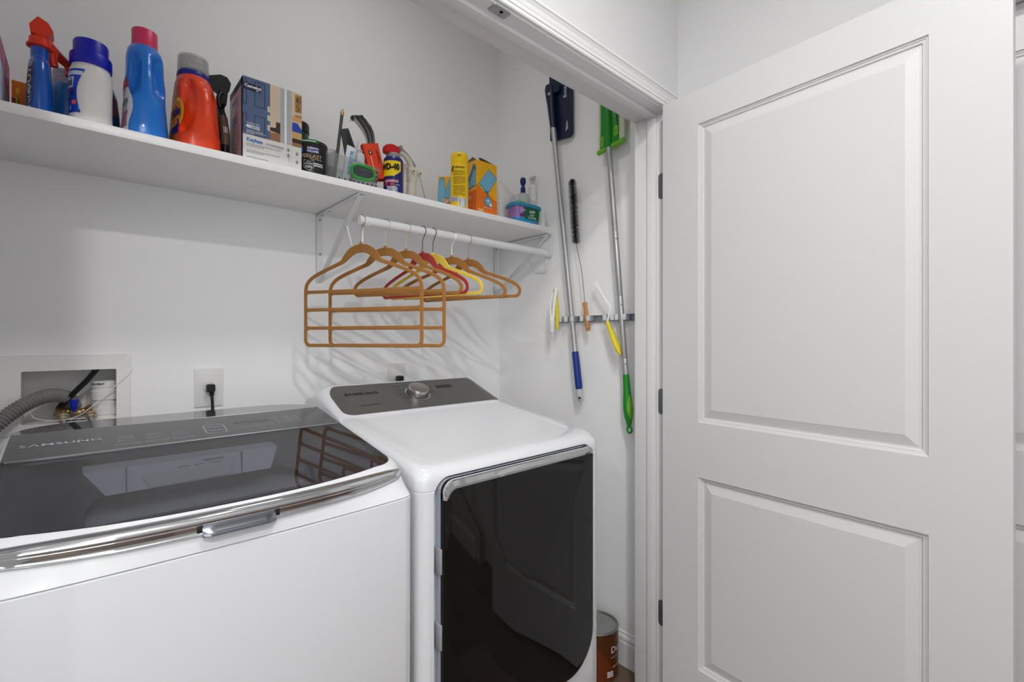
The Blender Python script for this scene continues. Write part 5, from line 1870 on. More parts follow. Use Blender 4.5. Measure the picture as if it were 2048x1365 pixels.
# duster refill cartons and a yellow aerosol
DUST = mat('duster_blue', (112, 178, 210), .5, var=.16, scale=160)
DUSTD = mat('duster_shade', (62, 116, 152), .5, var=.16, scale=120)
YOR = mat('yellow_orange_print', (240, 178, 24), .4, var=.03)
def duster(f, cx_, cz_, ang, w, h, parent, seed):
    """Fluffy duster picture: jagged pale blue block with darker strokes."""
    r = random.Random(seed)
    c, s = math.cos(ang), math.sin(ang)
    R_ = lambda x, y: (cx_ + x * c - y * s, cz_ + x * s + y * c)
    edge = []
    for i in range(16):
        edge.append(R_(-w / 2 + w * i / 16, -h / 2 - r.uniform(0, .0025)))
    for i in range(16):
        edge.append(R_(w / 2 + r.uniform(0, .003) * (i % 2), -h / 2 + h * i / 16))
    for i in range(16):
        edge.append(R_(w / 2 - w * i / 16, h / 2 + r.uniform(0, .003)))
    for i in range(16):
        edge.append(R_(-w / 2 - r.uniform(0, .003) * (i % 2), h / 2 - h * i / 16))
    e2 = [(cx_ + (x - cx_) * 1.07 + .0006, cz_ + (z - cz_) * 1.07 - .0006) for x, z in edge]
    part_poly('print', [e2], f, DUSTD, parent, .0004)
    part_poly('print', [edge], f, DUST, parent, .0007)
    bm = NB()
    for k in range(40):
        x, y = r.uniform(-.45, .45) * w, r.uniform(-.45, .4) * h
        l = r.uniform(.03, .10) * h
        flat(bm, [R_(x, y), R_(x + .0008, y), R_(x + .0024, y + l), R_(x + .0018, y + l)], f, .0010)
    o = add('print', bm, mat('duster_light', (176, 216, 234), .5, var=.08) if 'duster_light' not in bpy.data.materials else bpy.data.materials['duster_light'], parent, flat=True)
    o['kind'] = 'stuff'

# left carton, turned
t = thing('duster_carton', 'yellow and orange duster refill carton standing behind the yellow aerosol', 'box', (1.166, 1.675, ZT), math.radians(-38))
bm = NB()
box(bm, -.050, .050, -.030, .030, .0003, .172, .001, 1)
c = add('carton', bm, YOR, t, local=True)
f = lambda x, y, d=0.0: Vector((-.050 + x, -.030 - d, y))
def lp(name, polys, m, off=.0003):
    bm = NB()
    for p in polys:
        flat(bm, p, f, off)
    return add(name, bm, m, c, local=True, flat=True)
def local_duster(cx_, cz_, ang, w, h, seed):
    r = random.Random(seed)
    cs2, sn = math.cos(ang), math.sin(ang)
    R_ = lambda x, y: (cx_ + x * cs2 - y * sn, cz_ + x * sn + y * cs2)
    e = [R_(-w / 2, -h / 2), R_(0, -h / 2 - .003), R_(w / 2, -h / 2), R_(w / 2 + .003, 0), R_(w / 2 - .002, h / 2), R_(0, h / 2 + .003), R_(-w / 2, h / 2 - .002), R_(-w / 2 - .003, 0)]
    lp('print', [[(cx_ + (x - cx_) * 1.1, cz_ + (z - cz_) * 1.07) for x, z in e]], DUSTD, .0004)
    lp('print', [e], DUST, .0007)
lp('print', [[(0, 0), (.10, 0), (.10, .090), (.05, .082), (0, .050)]], ORNG)
local_duster(.014, .105, -.06, .022, .110, 3)
local_duster(.050, .122, -.30, .026, .080, 4)
bm = NB()
g_ = lambda x, y, d=0.0: f(.050 + x, .074 + y + x * .25, .0012 + d)
put_text(bm, 'Swiffer', .030, lambda x, y, d=0.0: g_(x * .72 - .002, y - .002, .0002), bold=.05)
add('lettering', bm, INKB, c, local=True, flat=True, normals=False)
bm = NB()
put_text(bm, 'Swiffer', .030, lambda x, y, d=0.0: g_(x * .72 - .002, y - .002, .0008), bold=.012)
add('lettering', bm, INKW, c, local=True, flat=True, normals=False)
lp('print', [[(.066, .066), (.095, .076), (.095, .084), (.066, .074)]], mat('lilac_print', (168, 172, 214), .45, var=.05), .0010)

t = thing('yellow_aerosol', 'tall yellow aerosol can between the two duster cartons', 'spray can', (1.1215, 1.548, ZT))
AY = mat('aerosol_yellow', (246, 204, 18), .3, var=.04, coat=.2)
ae = Surf((1.1215, 1.548, ZT), [(.0003, .0345, .0345, 0, 0, 2), (.003, .0362, .0362, 0, 0, 2), (.178, .0362, .0362, 0, 0, 2), (.181, .0350, .0350, 0, 0, 2), (.183, .0350, .0350, 0, 0, 2)])
b_ = add('can_body', ae.mesh(44, .02), AY, t)
bm = NB()
lathe(bm, [(.0352, .183), (.0356, .185), (.0352, .214), (.0335, .2235), (.0300, .228), (.0255, .2265), (.0245, .221), (0, .220)], (1.1215, 1.548, ZT), (0, 0, 1), 44)
cp = add('cap', bm, mat('cap_yellow', (248, 206, 10), .35, var=.03), t)
bm = NB()
g_ = Surf((1.1215, 1.548, ZT), [(.2, .0354, .0354, 0, 0, 2), (.23, .0340, .0340, 0, 0, 2)]).wrap(-2.25, .214, .0006)
flat(bm, [(-.009 + .0, .004), (-.007, -.004), (0, -.007), (.007, -.004), (.009, .004)], g_)
add('thumb_notch', bm, mat('notch_shade', (206, 160, 10), .4, var=.04), cp, flat=True)
bm = NB()
lathe(bm, [(.0030, -.002), (.0030, .003), (0, .003)], g_(0, -.0005), (-.63, -.78, 0), 12)
add('spray_hole', bm, INKG, cp)
BRN = mat('brown_print', (122, 92, 14), .5, var=.06)
bm = NB()
for k in range(18):
    yy = .150 - .0052 * k - (.003 if k > 3 else 0) - (.004 if k > 9 else 0)
    dashes(bm, ae.wrap(-2.2, yy, .0006), -.027 + .002 * (k % 3 == 0), (.026, .020, .025, .012, .025, .023)[k % 6], 0, .0020, seed=100 + k, gap=-.1)
dashes(bm, ae.wrap(-2.2, .165, .0006), -.018, .020, 0, .0055, seed=130, gap=-.3)
o = add('print', bm, BRN, b_, flat=True)
o['kind'] = 'stuff'
bm = NB()
ae.patch(bm, -2.35, -1.32, .010, .044, .0006, 12, 3)
bc = add('barcode_label', bm, mat('barcode_white', (214, 214, 214), .4, var=.03), b_)
bm = NB()
for k in range(9):
    flat(bm, rect(-.012, .012, -.0011, .0008 + .0006 * (k % 3)), ae.wrap(-1.85, .0135 + .0032 * k, .0011))
add('print', bm, mat('barcode_blue', (70, 96, 130), .4, var=.05), bc, flat=True)
bm = NB()
ae.patch(bm, -3.2, -2.5, .030, .048, .0006, 8, 3, edge=lambda q: (-3.3, -2.45 + .1 * q))
add('print', bm, bpy.data.materials['lilac_print'], b_)
bm = NB()
flat(bm, [(-.006, -.012), (-.002, -.013), (.006, .012), (.002, .013)], ae.wrap(-2.95, .160, .0006))
flat(bm, [(-.008, -.006), (-.004, -.008), (.004, .010), (.0, .012)], ae.wrap(-3.05, .160, .0008))
add('print', bm, NAVYP, b_, flat=True)

# right carton, lid flaps open
OBX = (1.184, 1.293, 1.517, 1.607)
t = thing('open_duster_carton', 'open orange duster carton with raised lid flaps, right of the yellow aerosol', 'box', (1.238, 1.56, ZT))
bm = NB()
box(bm, OBX[0], OBX[1], OBX[2], OBX[3], ZT + .0003, ZT + .217, .0008, 1)
for fc_ in list(bm.faces):
    if fc_.normal.z > .9 and fc_.calc_area() > .001:
        bm.faces.remove(fc_)
c = add('carton', bm, YOR, t)
bm = NB()
box(bm, OBX[0] + .001, OBX[1] - .001, OBX[2] + .001, OBX[3] - .001, ZT + .12, ZT + .14)
add('carton_inside', bm, mat('carton_brown', (92, 72, 62), .7, var=.08), t)
KR = bpy.data.materials['carton_brown']
def flap(pts):
    bm = NB()
    loft(bm, [pts, [(x + .0006, y + .0006, z + .0006) for x, y, z in pts]])
    add('flap', bm, KR, t, flat=True)
flap([(OBX[0] + .001, OBX[2] + .004, ZT + .217), (OBX[0] + .001, OBX[3], ZT + .217), (OBX[0] + .044, OBX[3] - .006, ZT + .262), (OBX[0] + .040, OBX[2] + .050, ZT + .240)])
flap([(OBX[1] - .001, OBX[2] + .004, ZT + .216), (OBX[1] - .001, OBX[3], ZT + .217), (OBX[1] - .032, OBX[3] - .006, ZT + .268), (OBX[1] - .040, OBX[2] + .050, ZT + .252)])
f = frame((OBX[0], OBX[2], ZT), (1, 0, 0), (0, 0, 1))
part_poly('print', [[(0, 0), (.109, 0), (.109, .062), (.07, .082), (.03, .098), (0, .118)]], f, mat('deep_orange_print', (236, 118, 22), .4, var=.04), c)
duster(f, .060, .140, -.62, .052, .082, c, 9)
part_poly('print', [[(.040, .092), (.052, .100), (.060, .096), (.064, .088), (.062, .070), (.057, .070), (.055, .086)]], f, DUSTD, c, .0008)
bm = NB()
for cx_, cz_, r_, m_ in ((.060, .055, .0195, None),):
    flat(bm, [(cx_ + r_ * math.cos(2 * PI * i / 24), cz_ + r_ * math.sin(2 * PI * i / 24)) for i in range(24)], f, .0010)
flat(bm, rrect(.066, .082, .034, .052, .003), f, .0009)
add('print', bm, DUSTD, c, flat=True)
bm = NB()
flat(bm, [(.060 + .0165 * math.cos(2 * PI * i / 24), .055 + .0165 * math.sin(2 * PI * i / 24)) for i in range(24)], f, .0013)
add('print', bm, DUST, c, flat=True)
bm = NB()
flat(bm, rrect(.068, .080, .036, .050, .002), f, .0016)
flat(bm, [(.060 + .005 * math.cos(2 * PI * i / 12), .058 + .004 * math.sin(2 * PI * i / 12)) for i in range(12)], f, .0017)
add('print', bm, INKW, c, flat=True)
text('lettering', 'TRAP + LOCK', .0078, lambda x, y, d=0.0: f(.060 + x, .0285 + y, .0008 + d), INKW, c, xs=.9)
bm = NB()
for cx_ in (.015, .029):
    flat(bm, [(cx_ + .0068 * math.cos(2 * PI * i / 16), .013 + .0068 * math.sin(2 * PI * i / 16)) for i in range(16)], f, .0008)
add('print', bm, mat('pale_orange_print', (250, 216, 170), .45, var=.03), c, flat=True)
bm = NB()
for cx_ in (.015, .029):
    flat(bm, rect(cx_ - .0028, cx_ - .0006, .009, .017), f, .0012)
    flat(bm, rect(cx_ + .0012, cx_ + .0036, .010, .016), f, .0012)
add('print', bm, DKRED, c, flat=True)
fs = frame((OBX[0], OBX[3], ZT), (0, -1, 0), (0, 0, 1), (-1, 0, 0))
part_poly('print', [rect(0, .09, 0, .095)], fs, mat('burnt_orange_print', (220, 104, 20), .4, var=.04), c)
part_poly('print', [[(.004, .098), (.084, .110), (.088, .190), (.070, .205), (.050, .170), (.020, .130)]], fs, DUSTD, c, .0006)
part_poly('print', [[(.030, .108), (.084, .114), (.086, .170), (.074, .180)]], fs, DUST, c, .0009)
text('lettering', '28', .022, lambda x, y, d=0.0: fs(.045 + x, .068 + y, .0008 + d), INKW, c)
text('lettering', '+1', .018, lambda x, y, d=0.0: fs(.045 + x, .038 + y, .0008 + d), INKW, c)

# white wrapped bundle
t = thing('wrapped_bundle', 'crinkled white plastic-wrapped bundle beside the open orange carton', 'bundle', (1.447, 1.655, ZT))
bm = NB()
bmesh.ops.create_icosphere(bm, subdivisions=4, radius=1.0)
r = random.Random(21)
from mathutils import noise
for v in bm.verts:
    p = v.co.copy()
    e = .42
    q = Vector([math.copysign(abs(k) ** e, k) for k in p])
    n = noise.noise(p * 2.6) * .10 + abs(noise.noise(p * 5.0)) * .14 + abs(noise.noise(p * 11)) * .06
    q = q * (1 + n)
    zz = max(q.z, -1.0)
    v.co = Vector((1.445 + q.x * .070, 1.652 + q.y * .050, ZT + .0005 + (zz + 1.0) * .098 - .040 * (q.x + .7) * (zz > 0)))
mn = min(v.co.z for v in bm.verts)
for v in bm.verts:
    v.co.z += ZT + .0005 - mn
add('wrapper', bm, mat('white_wrap', (232, 230, 228), .3, var=.03, coat=.3), t, angle=60)

# tub of wet cloths
t = thing('wipes_tub', 'blue-lidded plastic tub with a dark green label, near the right end of the shelf', 'tub', (1.461, 1.54, ZT))
TX0, TX1, TY0, TY1 = 1.396, 1.550, 1.502, 1.578
def tr(k, z, r=.026, e=0.0):
    return [(x, y, z) for x, y in rrect(TX0 + .012 * (1 - k) - e, TX1 - .012 * (1 - k) + e, TY0 + .008 * (1 - k) - e, TY1 - .008 * (1 - k) + e, r, 7)]
bm = NB()
loft(bm, [tr(0, ZT + .0004, .022, -.004), tr(0, ZT + .005), tr(.32, ZT + .022)])
add('tub_base', bm, mat('tub_blue', (34, 150, 210), .3, var=.05), t)
bm = NB()
loft(bm, [tr(.32, ZT + .022), tr(1, ZT + .074)])
tb = add('tub_wall', bm, mat('tub_lilac', (158, 122, 186), .3, var=.12), t)
bm = NB()
loft(bm, [tr(1, ZT + .070, .028, .004), tr(1, ZT + .070, .03, .008), tr(1, ZT + .080, .03, .008), tr(1, ZT + .0865, .03, .0035), tr(1, ZT + .0885, .028, -.004), tr(1, ZT + .0885, .02, -.018)])
ld_ = add('lid', bm, mat('lid_blue', (40, 140, 176), .3, var=.05), t)
bm = NB()
plate(bm, rrect(1.410, 1.446, TY0 + .002, TY0 + .030, .006), lambda x, y, d=0: Vector((x, y, ZT + .0885 + d)), .006, .002)
add('lid_tab', bm, mat('tab_green', (120, 196, 106), .35, var=.05), ld_)
def tf(x, z, d=0.0):
    k = (z - ZT) / .074
    return Vector((x, TY0 + .008 * (1 - k) - .0004 - d, z))
def tpoly(name, poly, m, parent, off=.0003):
    bm = NB()
    flat(bm, poly, tf, off)
    return add(name, bm, m, parent, flat=True)
pl_ = tpoly('label', rect(1.416, 1.446, ZT + .024, ZT + .068), mat('label_purple', (120, 68, 168), .35, var=.08), tb)
tpoly('print', rect(1.418, 1.446, ZT + .048, ZT + .060), mat('label_lilac', (176, 140, 206), .35, var=.06), pl_, .0006)
tpoly('print', rect(1.418, 1.446, ZT + .026, ZT + .044), mat('label_plum', (104, 44, 118), .35, var=.06), pl_, .0006)
gl = tpoly('label', rect(1.446, 1.534, ZT + .018, ZT + .069), mat('label_green', (12, 100, 58), .35, var=.04), tb, .0005)
text('lettering', 'Swiffer', .018, lambda x, y, d=0.0: tf(1.490 + x, ZT + .0535 + y + x * .12, .0012 + d), INKW, gl, bold=.02, xs=.72)
tpoly('print', rect(1.534, 1.541, ZT + .018, ZT + .069), mat('tub_pale_green', (150, 196, 140), .3, var=.05), tb, .0004)
text('lettering', 'WET', .0130, lambda x, y, d=0.0: tf(1.490 + x, ZT + .0375 + y, .0012 + d), INKW, gl, bold=.01)
text('lettering', 'CLOTHS', .0130, lambda x, y, d=0.0: tf(1.490 + x, ZT + .0265 + y, .0012 + d), INKW, gl, bold=.01)
bm = NB()
tube(bm, [tf(1.424 + .006 * math.cos(2 * PI * i / 16), ZT + .052 + .014 * math.sin(2 * PI * i / 16), .0008) for i in range(16)], .0011, 6, closed=True)
add('print', bm, INKW, tb)

# clear bag lying on the tub
t = thing('clear_bag', 'crumpled clear plastic bag lying on the wipes tub', 'plastic bag', (1.465, 1.56, ZT + .0895))
bm = NB()
bmesh.ops.create_icosphere(bm, subdivisions=4, radius=1.0)
for v in bm.verts:
    p = v.co.copy()
    n = abs(noise.noise(p * 1.5 + Vector((3, 1, 7)))) * .40 + abs(noise.noise(p * 3.0)) * .16
    q = p * (.85 + n)
    peak = max(0, 1 - ((p.x - .15) ** 2 + p.y ** 2) * 3) * .5
    v.co = Vector((1.472 + q.x * .078, 1.545 + q.y * .038, ZT + .0890 + max(q.z, 0) * .050 + peak * .024 * (q.z > 0)))
bmesh.ops.recalc_face_normals(bm, faces=bm.faces)
add('film', bm, thin_glass('bag_film', (250, 250, 250), .12, 1.4, haze=.20), t, angle=25)

# bottles in the corner
t = thing('white_pump_bottle', 'white pump bottle behind the clear bag in the right corner', 'bottle', (1.614, 1.627, ZT))
bm = NB()
lathe(bm, [(.017, .0003), (.0185, .003), (.0185, .165), (.0165, .175), (.0165, .178), (.0185, .180), (.0185, .196), (.0180, .1965), (.0185, .197), (.0185, .212), (.0180, .2125), (.0185, .213), (.0180, .226), (.0140, .232)], (1.614, 1.627, ZT), (0, 0, 1), 32)
add('bottle', bm, WHITE, t)
bm = NB()
lathe(bm, [(.0085, .231), (.0085, .252), (.014, .254), (.016, .262), (.012, .270), (0, .271)], (1.614, 1.627, ZT), (0, 0, 1), 24)
tube(bm, [(1.614, 1.627, ZT + .262), (1.606, 1.606, ZT + .264), (1.602, 1.596, ZT + .258)], .006, 10, smooth=4)
add('pump', bm, thin_glass('clear_pump', (236, 238, 240), .15, 1.4, haze=.35), t)
t = thing('white_corner_bottle', 'white rounded bottle between the wipes tub and the right wall', 'bottle', (1.588, 1.552, ZT))
s_ = Surf((1.588, 1.552, ZT), [(.0003, .020, .026, 0, 0, 2.4), (.004, .0225, .028, 0, 0, 2.4), (.060, .0225, .028, 0, 0, 2.4), (.088, .0195, .024, -.003, 0, 2.2), (.104, .012, .016, -.008, 0, 2), (.112, .009, .011, -.010, 0, 2), (.120, .009, .011, -.010, 0, 2)])
add('bottle', s_.mesh(32, .008), WHITE, t)
t = thing('blue_cap_bottle', 'small bottle with a dark blue flip cap behind the clear bag', 'bottle', (1.563, 1.640, ZT))
bm = NB()
lathe(bm, [(.022, .0003), (.024, .003), (.024, .165), (.018, .181), (.0095, .186)], (1.563, 1.640, ZT), (0, 0, 1), 28)
add('bottle', bm, mat('milky_bottle', (206, 210, 214), .3, var=.03), t)
bm = NB()
lathe(bm, [(.0105, .185), (.0120, .188), (.0120, .208), (.0085, .214), (.0080, .224), (.0120, .229), (.0140, .238), (.0140, .250), (.010, .258), (0, .259)], (1.563, 1.640, ZT), (0, 0, 1), 28)
add('flip_cap', bm, mat('dark_blue_cap', (18, 26, 104), .35, var=.05), t)

# ------------------------------------------------------------------ tool rail and the tools on the right wall
GALV = mat('galvanised_steel', (172, 176, 184), .42, metal=.75, var=.08, scale=60)
XW = XR
rail = thing('tool_rail', 'galvanised steel rail of spring clips screwed to the right wall', 'tool rack', (XW, 1.25, 1.418))
bm = NB()
rp = [(XW - .0005, 1.404), (XW - .0005, 1.4325), (XW - .009, 1.4325), (XW - .009, 1.4305), (XW - .0035, 1.4305), (XW - .0035, 1.406), (XW - .009, 1.406), (XW - .009, 1.404)]
loft(bm, [[(x, y, z) for x, z in rp] for y in (1.03, 1.485)])
add('channel', bm, GALV, rail, flat=True)
def clip(y, wdt=.030):
    """Sprung pair of jaws standing off the wall, gripping at distance y along it."""
    bm = NB()
    for s in (-1, 1):
        pts = [(XW - .004, y + s * .004), (XW - .012, y + s * (wdt * .55)), (XW - .022, y + s * (wdt * .62)), (XW - .034, y + s * (wdt * .42)), (XW - .044, y + s * (wdt * .36)), (XW - .052, y + s * (wdt * .62)), (XW - .055, y + s * (wdt * .78))]
        pts = smooth_path([(a, b, 0) for a, b in pts], 4)
        for k in range(len(pts) - 1):
            pass
        o1 = [(p.x, p.y) for p in pts]
        o2 = [(p.x - .0010, p.y + s * .0010) for p in pts]
        loft(bm, [[(a, b, 1.4085), (a, b, 1.4280), (c, d, 1.4280), (c, d, 1.4085)] for (a, b), (c, d) in zip(o1, o2)])
    j = add('clip', bm, GALV, rail, angle=30)
    for s in (-1, 1):
        bm = NB()
        yy = y + s * (wdt * .60)
        box(bm, XW - .0575, XW - .0490, yy - .0085, yy + .0085, 1.4065, 1.4300, .003)
        add('roller', bm, mat('clip_roller', (212, 215, 220), .45, metal=.0, var=.03) if 'clip_roller' not in bpy.data.materials else bpy.data.materials['clip_roller'], j)
for y in (1.440, 1.369, 1.279, 1.158, 1.100):
    clip(y)
bm = NB()
lathe(bm, [(.004, 0), (.0036, .002), (0, .0025)], (XW - .0035, 1.226, 1.418), (-1, 0, 0), 12, False)
add('screw', bm, STEEL, rail)

def pole(bm, a, b, r, n=18):
    cyl(bm, a, b, r, n)
NAVY = mat('navy_plastic', (13, 24, 58), .42, var=.06)
BLUEH = mat('blue_grip', (18, 46, 130), .45, var=.05)
# blue flat mop
mop = thing('flat_mop', 'navy blue flat mop hanging head up beside the black brush', 'mop', (1.592, 1.369, 1.42))
P0, P1 = Vector((1.592, 1.470, 2.31)), Vector((1.592, 1.3395, 1.275))
def on(t):
    return P0.lerp(P1, t)
bm = NB()
d = P1 - P0
lathe(bm, [(.0125, 0), (.0125, .45 * d.length), (.0129, .452 * d.length), (.0129, .456 * d.length), (.0122, .458 * d.length), (.0122, d.length)], P0, d, 22)
add('pole', bm, ALU, mop)
for tt_ in (.19, .47, .85):
    bm = NB()
    p = on(tt_)
    lathe(bm, [(.0028, 0), (.0022, .002), (0, .0022)], p + Vector((-.011, -.006, 0)), (-.88, -.47, 0), 12, False)
    add('button', bm, STEEL, mop)
Bq = Vector((1.592, 1.3095, 1.062))
bm = NB()
ks = [(.0, .0150, .0140), (.1, .0158, .0145), (.5, .0165, .0150), (.8, .0170, .0150), (.93, .0140, .0130), (1.0, .0085, .0090)]
ax = (Bq - P1)
u_, v_, w_ = axis_frame(ax)
# grip: rounded handle, cut obliquely by the pale tip
loft(bm, [[P1 + ax * (t * .86) + u_ * (a * math.cos(2 * PI * i / 20)) + v_ * (b * math.sin(2 * PI * i / 20)) for i in range(20)] for t, a, b in ks])
add('grip', bm, BLUEH, mop, label='dark blue rubber grip')
bm = NB()
tipk = [(.76, .0168, .0150), (.86, .0172, .0152), (.94, .0150, .0140), (.99, .0110, .0115), (1.015, .0060, .006)]
loft(bm, [[P1 + ax * t + u_ * (a * math.cos(2 * PI * i / 20)) + v_ * (b * math.sin(2 * PI * i / 20)) for i in range(20)] for t, a, b in tipk])
tip = add('grip_tip', bm, mat('pale_grey_plastic', (190, 190, 194), .4, var=.03), mop, label='pale grey tip with a hanging hole')
bm = NB()
lathe(bm, [(.0055, -.0005), (.0055, .0006), (.0042, .0008), (0, .0008)], P1 + ax * .93 + Vector((-.0125, -.0075, .0)), (-.86, -.5, 0), 18, False)
add('hole', bm, INKB, tip)
# head: flat plate standing upright against the wall
f = frame((1.622, 1.440, 2.44), (0, -1, -.10), (0, .02, 1), (-1, 0, 0))
bm = NB()
plate(bm, [(x, y) for x, y in rrect(-.072, .062, -.195, .20, (.008, .022, .02, .02), 6)], f, .012, .004)
add('head_plate', bm, NAVY, mop)
head = COL.objects[-1]
bm = NB()
plate(bm, [(.026, -.168), (.041, -.158), (.040, -.130), (.034, -.118)], f, .0126)
add('corner_slot', bm, mat('pale_slot', (170, 172, 178), .5, var=.03), mop, flat=True)
text('lettering', 'Bona', .026, (lambda x, y, d=0.0: f(.027 - y, .012 + x, .0124 + d)), mat('pale_print', (190, 198, 214), .5, var=.02), mop, bold=.02)
# neck between pole and head: flat sleeve widening upwards, and a swivel block
bm = NB()
nd = (P0 - P1).normalized()
rings = []
for t, hw, hd in ((-.012, .0155, .0145), (.03, .0165, .015), (.10, .019, .014), (.15, .0235, .013), (.18, .025, .012), (.197, .018, .010)):
    c = P0 + nd * t + Vector((0, .004 * t * 5, 0))
    rings.append([c + Vector((hd * math.sin(2 * PI * i / 18), hw * math.cos(2 * PI * i / 18), 0)) for i in range(18)])
loft(bm, rings)
nk = add('neck', bm, NAVY, mop)
bm = NB()
box(bm, 1.590, 1.612, 1.436, 1.492, 2.456, 2.486, .006)
add('swivel', bm, NAVY, mop)
bm = NB()
lathe(bm, [(.0062, 0), (.0062, .001), (.0036, .001), (.0036, 0)], P0 + nd * .148 + Vector((-.0125, -.004, 0)), (-1, -.2, 0), 18, False)
add('emblem', bm, INKW, nk)

# green sweeper
GREEN = mat('green_plastic', (22, 136, 34), .38, var=.06)
LIME = mat('lime_plastic', (112, 176, 44), .4, var=.06)
sw = thing('floor_sweeper', 'green floor sweeper hanging head up beside the door jamb', 'sweeper', (1.592, 1.102, 1.42))
Q0, Q1 = Vector((1.592, 1.1605, 2.115)), Vector((1.592, 1.0785, 1.190))
bm = NB()
d = Q1 - Q0
L = d.length
lathe(bm, [(.0118, 0), (.0118, .375 * L), (.0110, .377 * L), (.0110, .379 * L), (.0118, .381 * L), (.0118, .66 * L), (.0110, .662 * L), (.0118, .666 * L), (.0118, .93 * L), (.0110, .932 * L), (.0118, .936 * L), (.0118, L)], Q0, d, 22)
add('pole', bm, ALU, sw)
for tt_ in (.03, .41, .70, .955):
    bm = NB()
    p = Q0.lerp(Q1, tt_)
    lathe(bm, [(.0030, 0), (.0024, .0025), (0, .003)], p + Vector((-.0085, -.008, 0)), (-.6, -.8, 0), 12, False)
    add('button', bm, STEEL, sw)
Q2 = Vector((1.592, 1.0615, .962))
ax = Q2 - Q1
u_, v_, w_ = axis_frame(ax)
bm = NB()
ks = [(0, .0128, .0125), (.10, .0132, .013), (.30, .0150, .0145), (.50, .0195, .018), (.62, .0205, .0185), (.74, .0165, .016), (.86, .0085, .010), (.90, .0065, .0085)]
loft(bm, [[Q1 + ax * t + u_ * (a * math.cos(2 * PI * i / 20)) + v_ * (b * math.sin(2 * PI * i / 20)) for i in range(20)] for t, a, b in ks])
gr = add('grip', bm, GREEN, sw)
bm = NB()
so = Surf((0, 0, 0), [(0, 1, 1, 0, 0, 2), (1, 1, 1, 0, 0, 2)])
rows = []
for j in range(13):
    t = .34 + .46 * j / 12
    a = b = 0
    for k in range(len(ks) - 1):
        if ks[k][0] <= t <= ks[k + 1][0]:
            q = (t - ks[k][0]) / (ks[k + 1][0] - ks[k][0])
            a = ks[k][1] + q * (ks[k + 1][1] - ks[k][1])
            b = ks[k][2] + q * (ks[k + 1][2] - ks[k][2])
    hwid = .62 * math.sin(PI * j / 12) + .02
    c0 = math.atan2(v_.dot(Vector((-.45, -.9, 0))), u_.dot(Vector((-.45, -.9, 0))))
    rows.append([Q1 + ax * t + u_ * ((a + .0006) * math.cos(c0 + hwid * (i / 4 - 1))) + v_ * ((b + .0006) * math.sin(c0 + hwid * (i / 4 - 1))) for i in range(9)])
grid(bm, rows)
add('grip_inlay', bm, LIME, gr)
bm = NB()
ctr = Q1 + ax * .955
tube(bm, [ctr + Vector((0, .0105 * math.cos(2 * PI * i / 20), .0125 * math.sin(2 * PI * i / 20))) for i in range(20)], .0042, 10, closed=True)
add('hang_loop', bm, GREEN, sw)
# head
PALE = mat('pale_lime_plastic', (196, 206, 176), .45, var=.04)
f = frame((1.606, 1.162, 2.112), (0, -1, .055), (0, .0, 1), (-1, 0, 0))
bm = NB()
plate(bm, [(-.046, .008), (.045, .008), (.044, .06), (.033, .12), (.034, .30), (-.044, .30), (-.043, .10)], f, .012, .003)
hd = add('head_plate', bm, GREEN, sw)
bm = NB()
plate(bm, rrect(-.055, -.040, .0, .30, .003), f, .006)
add('side_flap', bm, PALE, sw)
bm = NB()
plate(bm, rrect(.046, .070, .02, .30, .003), f, .008, .002)
add('side_flap', bm, PALE, sw)
bm = NB()
cyl(bm, f(-.058, .002, .006), f(.072, .014, .006), .0105, 16)
add('end_bar', bm, LIME, sw)
bm = NB()
loft(bm, [[f(x0 + hw * math.cos(2 * PI * i / 16), y, .012 + hh * math.sin(2 * PI * i / 16)) for i in range(16)] for y, x0, hw, hh in ((.0, .0, .013, .014), (.05, -.002, .016, .016), (.12, -.006, .020, .018), (.2, -.010, .022, .016), (.29, -.012, .022, .012))])
add('neck', bm, GREEN, sw)
for xx, yy in ((-.034, .040), (.034, .062)):
    bm = NB()
    plate(bm, rrect(xx - .0105, xx + .0105, yy - .022, yy + .022, .010, 6), f, .0138, .001)
    gp = add('cloth_gripper', bm, LIME, sw)
    bm = NB()
    for k in range(4):
        a = PI / 4 + PI / 2 * k
        tube(bm, [f(xx + .0015 * math.cos(a), yy + .0015 * math.sin(a), .0142), f(xx + .006 * math.cos(a), yy + .009 * math.sin(a), .0142)], .0006, 5)
    add('slit', bm, GREEN, gp)

# black bottle brush with a wooden handle
br = thing('coil_brush', 'long black bristle brush with a wooden handle clipped to the rail', 'brush', (1.589, 1.279, 1.42))
WOODH = mat('turned_wood', (186, 130, 74), .45, var=.16, scale=14, stretch=(4, 4, .5))
bm = NB()
a = Vector((1.589, 1.2650, 1.366))
b = Vector((1.589, 1.2835, 1.4885))
lathe(bm, [(.0075, -.001), (.0098, .0), (.0102, .004), (.0102, .018), (.0092, .019), (.0092, .0195), (.0105, .021), (.0112, .045), (.0100, .075), (.0086, .100), (.0098, .113), (.0100, .120), (.0075, .1235)], a, b - a, 22)
h = add('handle', bm, WOODH, br)
bm = NB()
lathe(bm, [(.0026, .0), (.0026, .0008), (0, .0008)], a + Vector((-.0075, -.0068, .010)), (-.7, -.7, 0), 12, False)
add('hole', bm, INKB, h)
wire = smooth_path([b + Vector((0, 0, -.005)), (1.589, 1.2900, 1.545), (1.589, 1.3020, 1.630), (1.590, 1.3200, 1.700), (1.592, 1.3330, 1.745), (1.594, 1.3425, 1.815), (1.595, 1.3490, 1.885), (1.595, 1.3545, 1.96), (1.595, 1.3590, 2.036)], 10)
bm = NB()
tube(bm, wire, .0017, 8)
add('wire', bm, STEEL, br)
bm = NB()
seg = [p for p in wire if p.z > 1.748]
r = random.Random(3)
SK = []
for i in range(len(seg) - 1):
    SK.append((seg[i], seg[i + 1]))
N = 4600
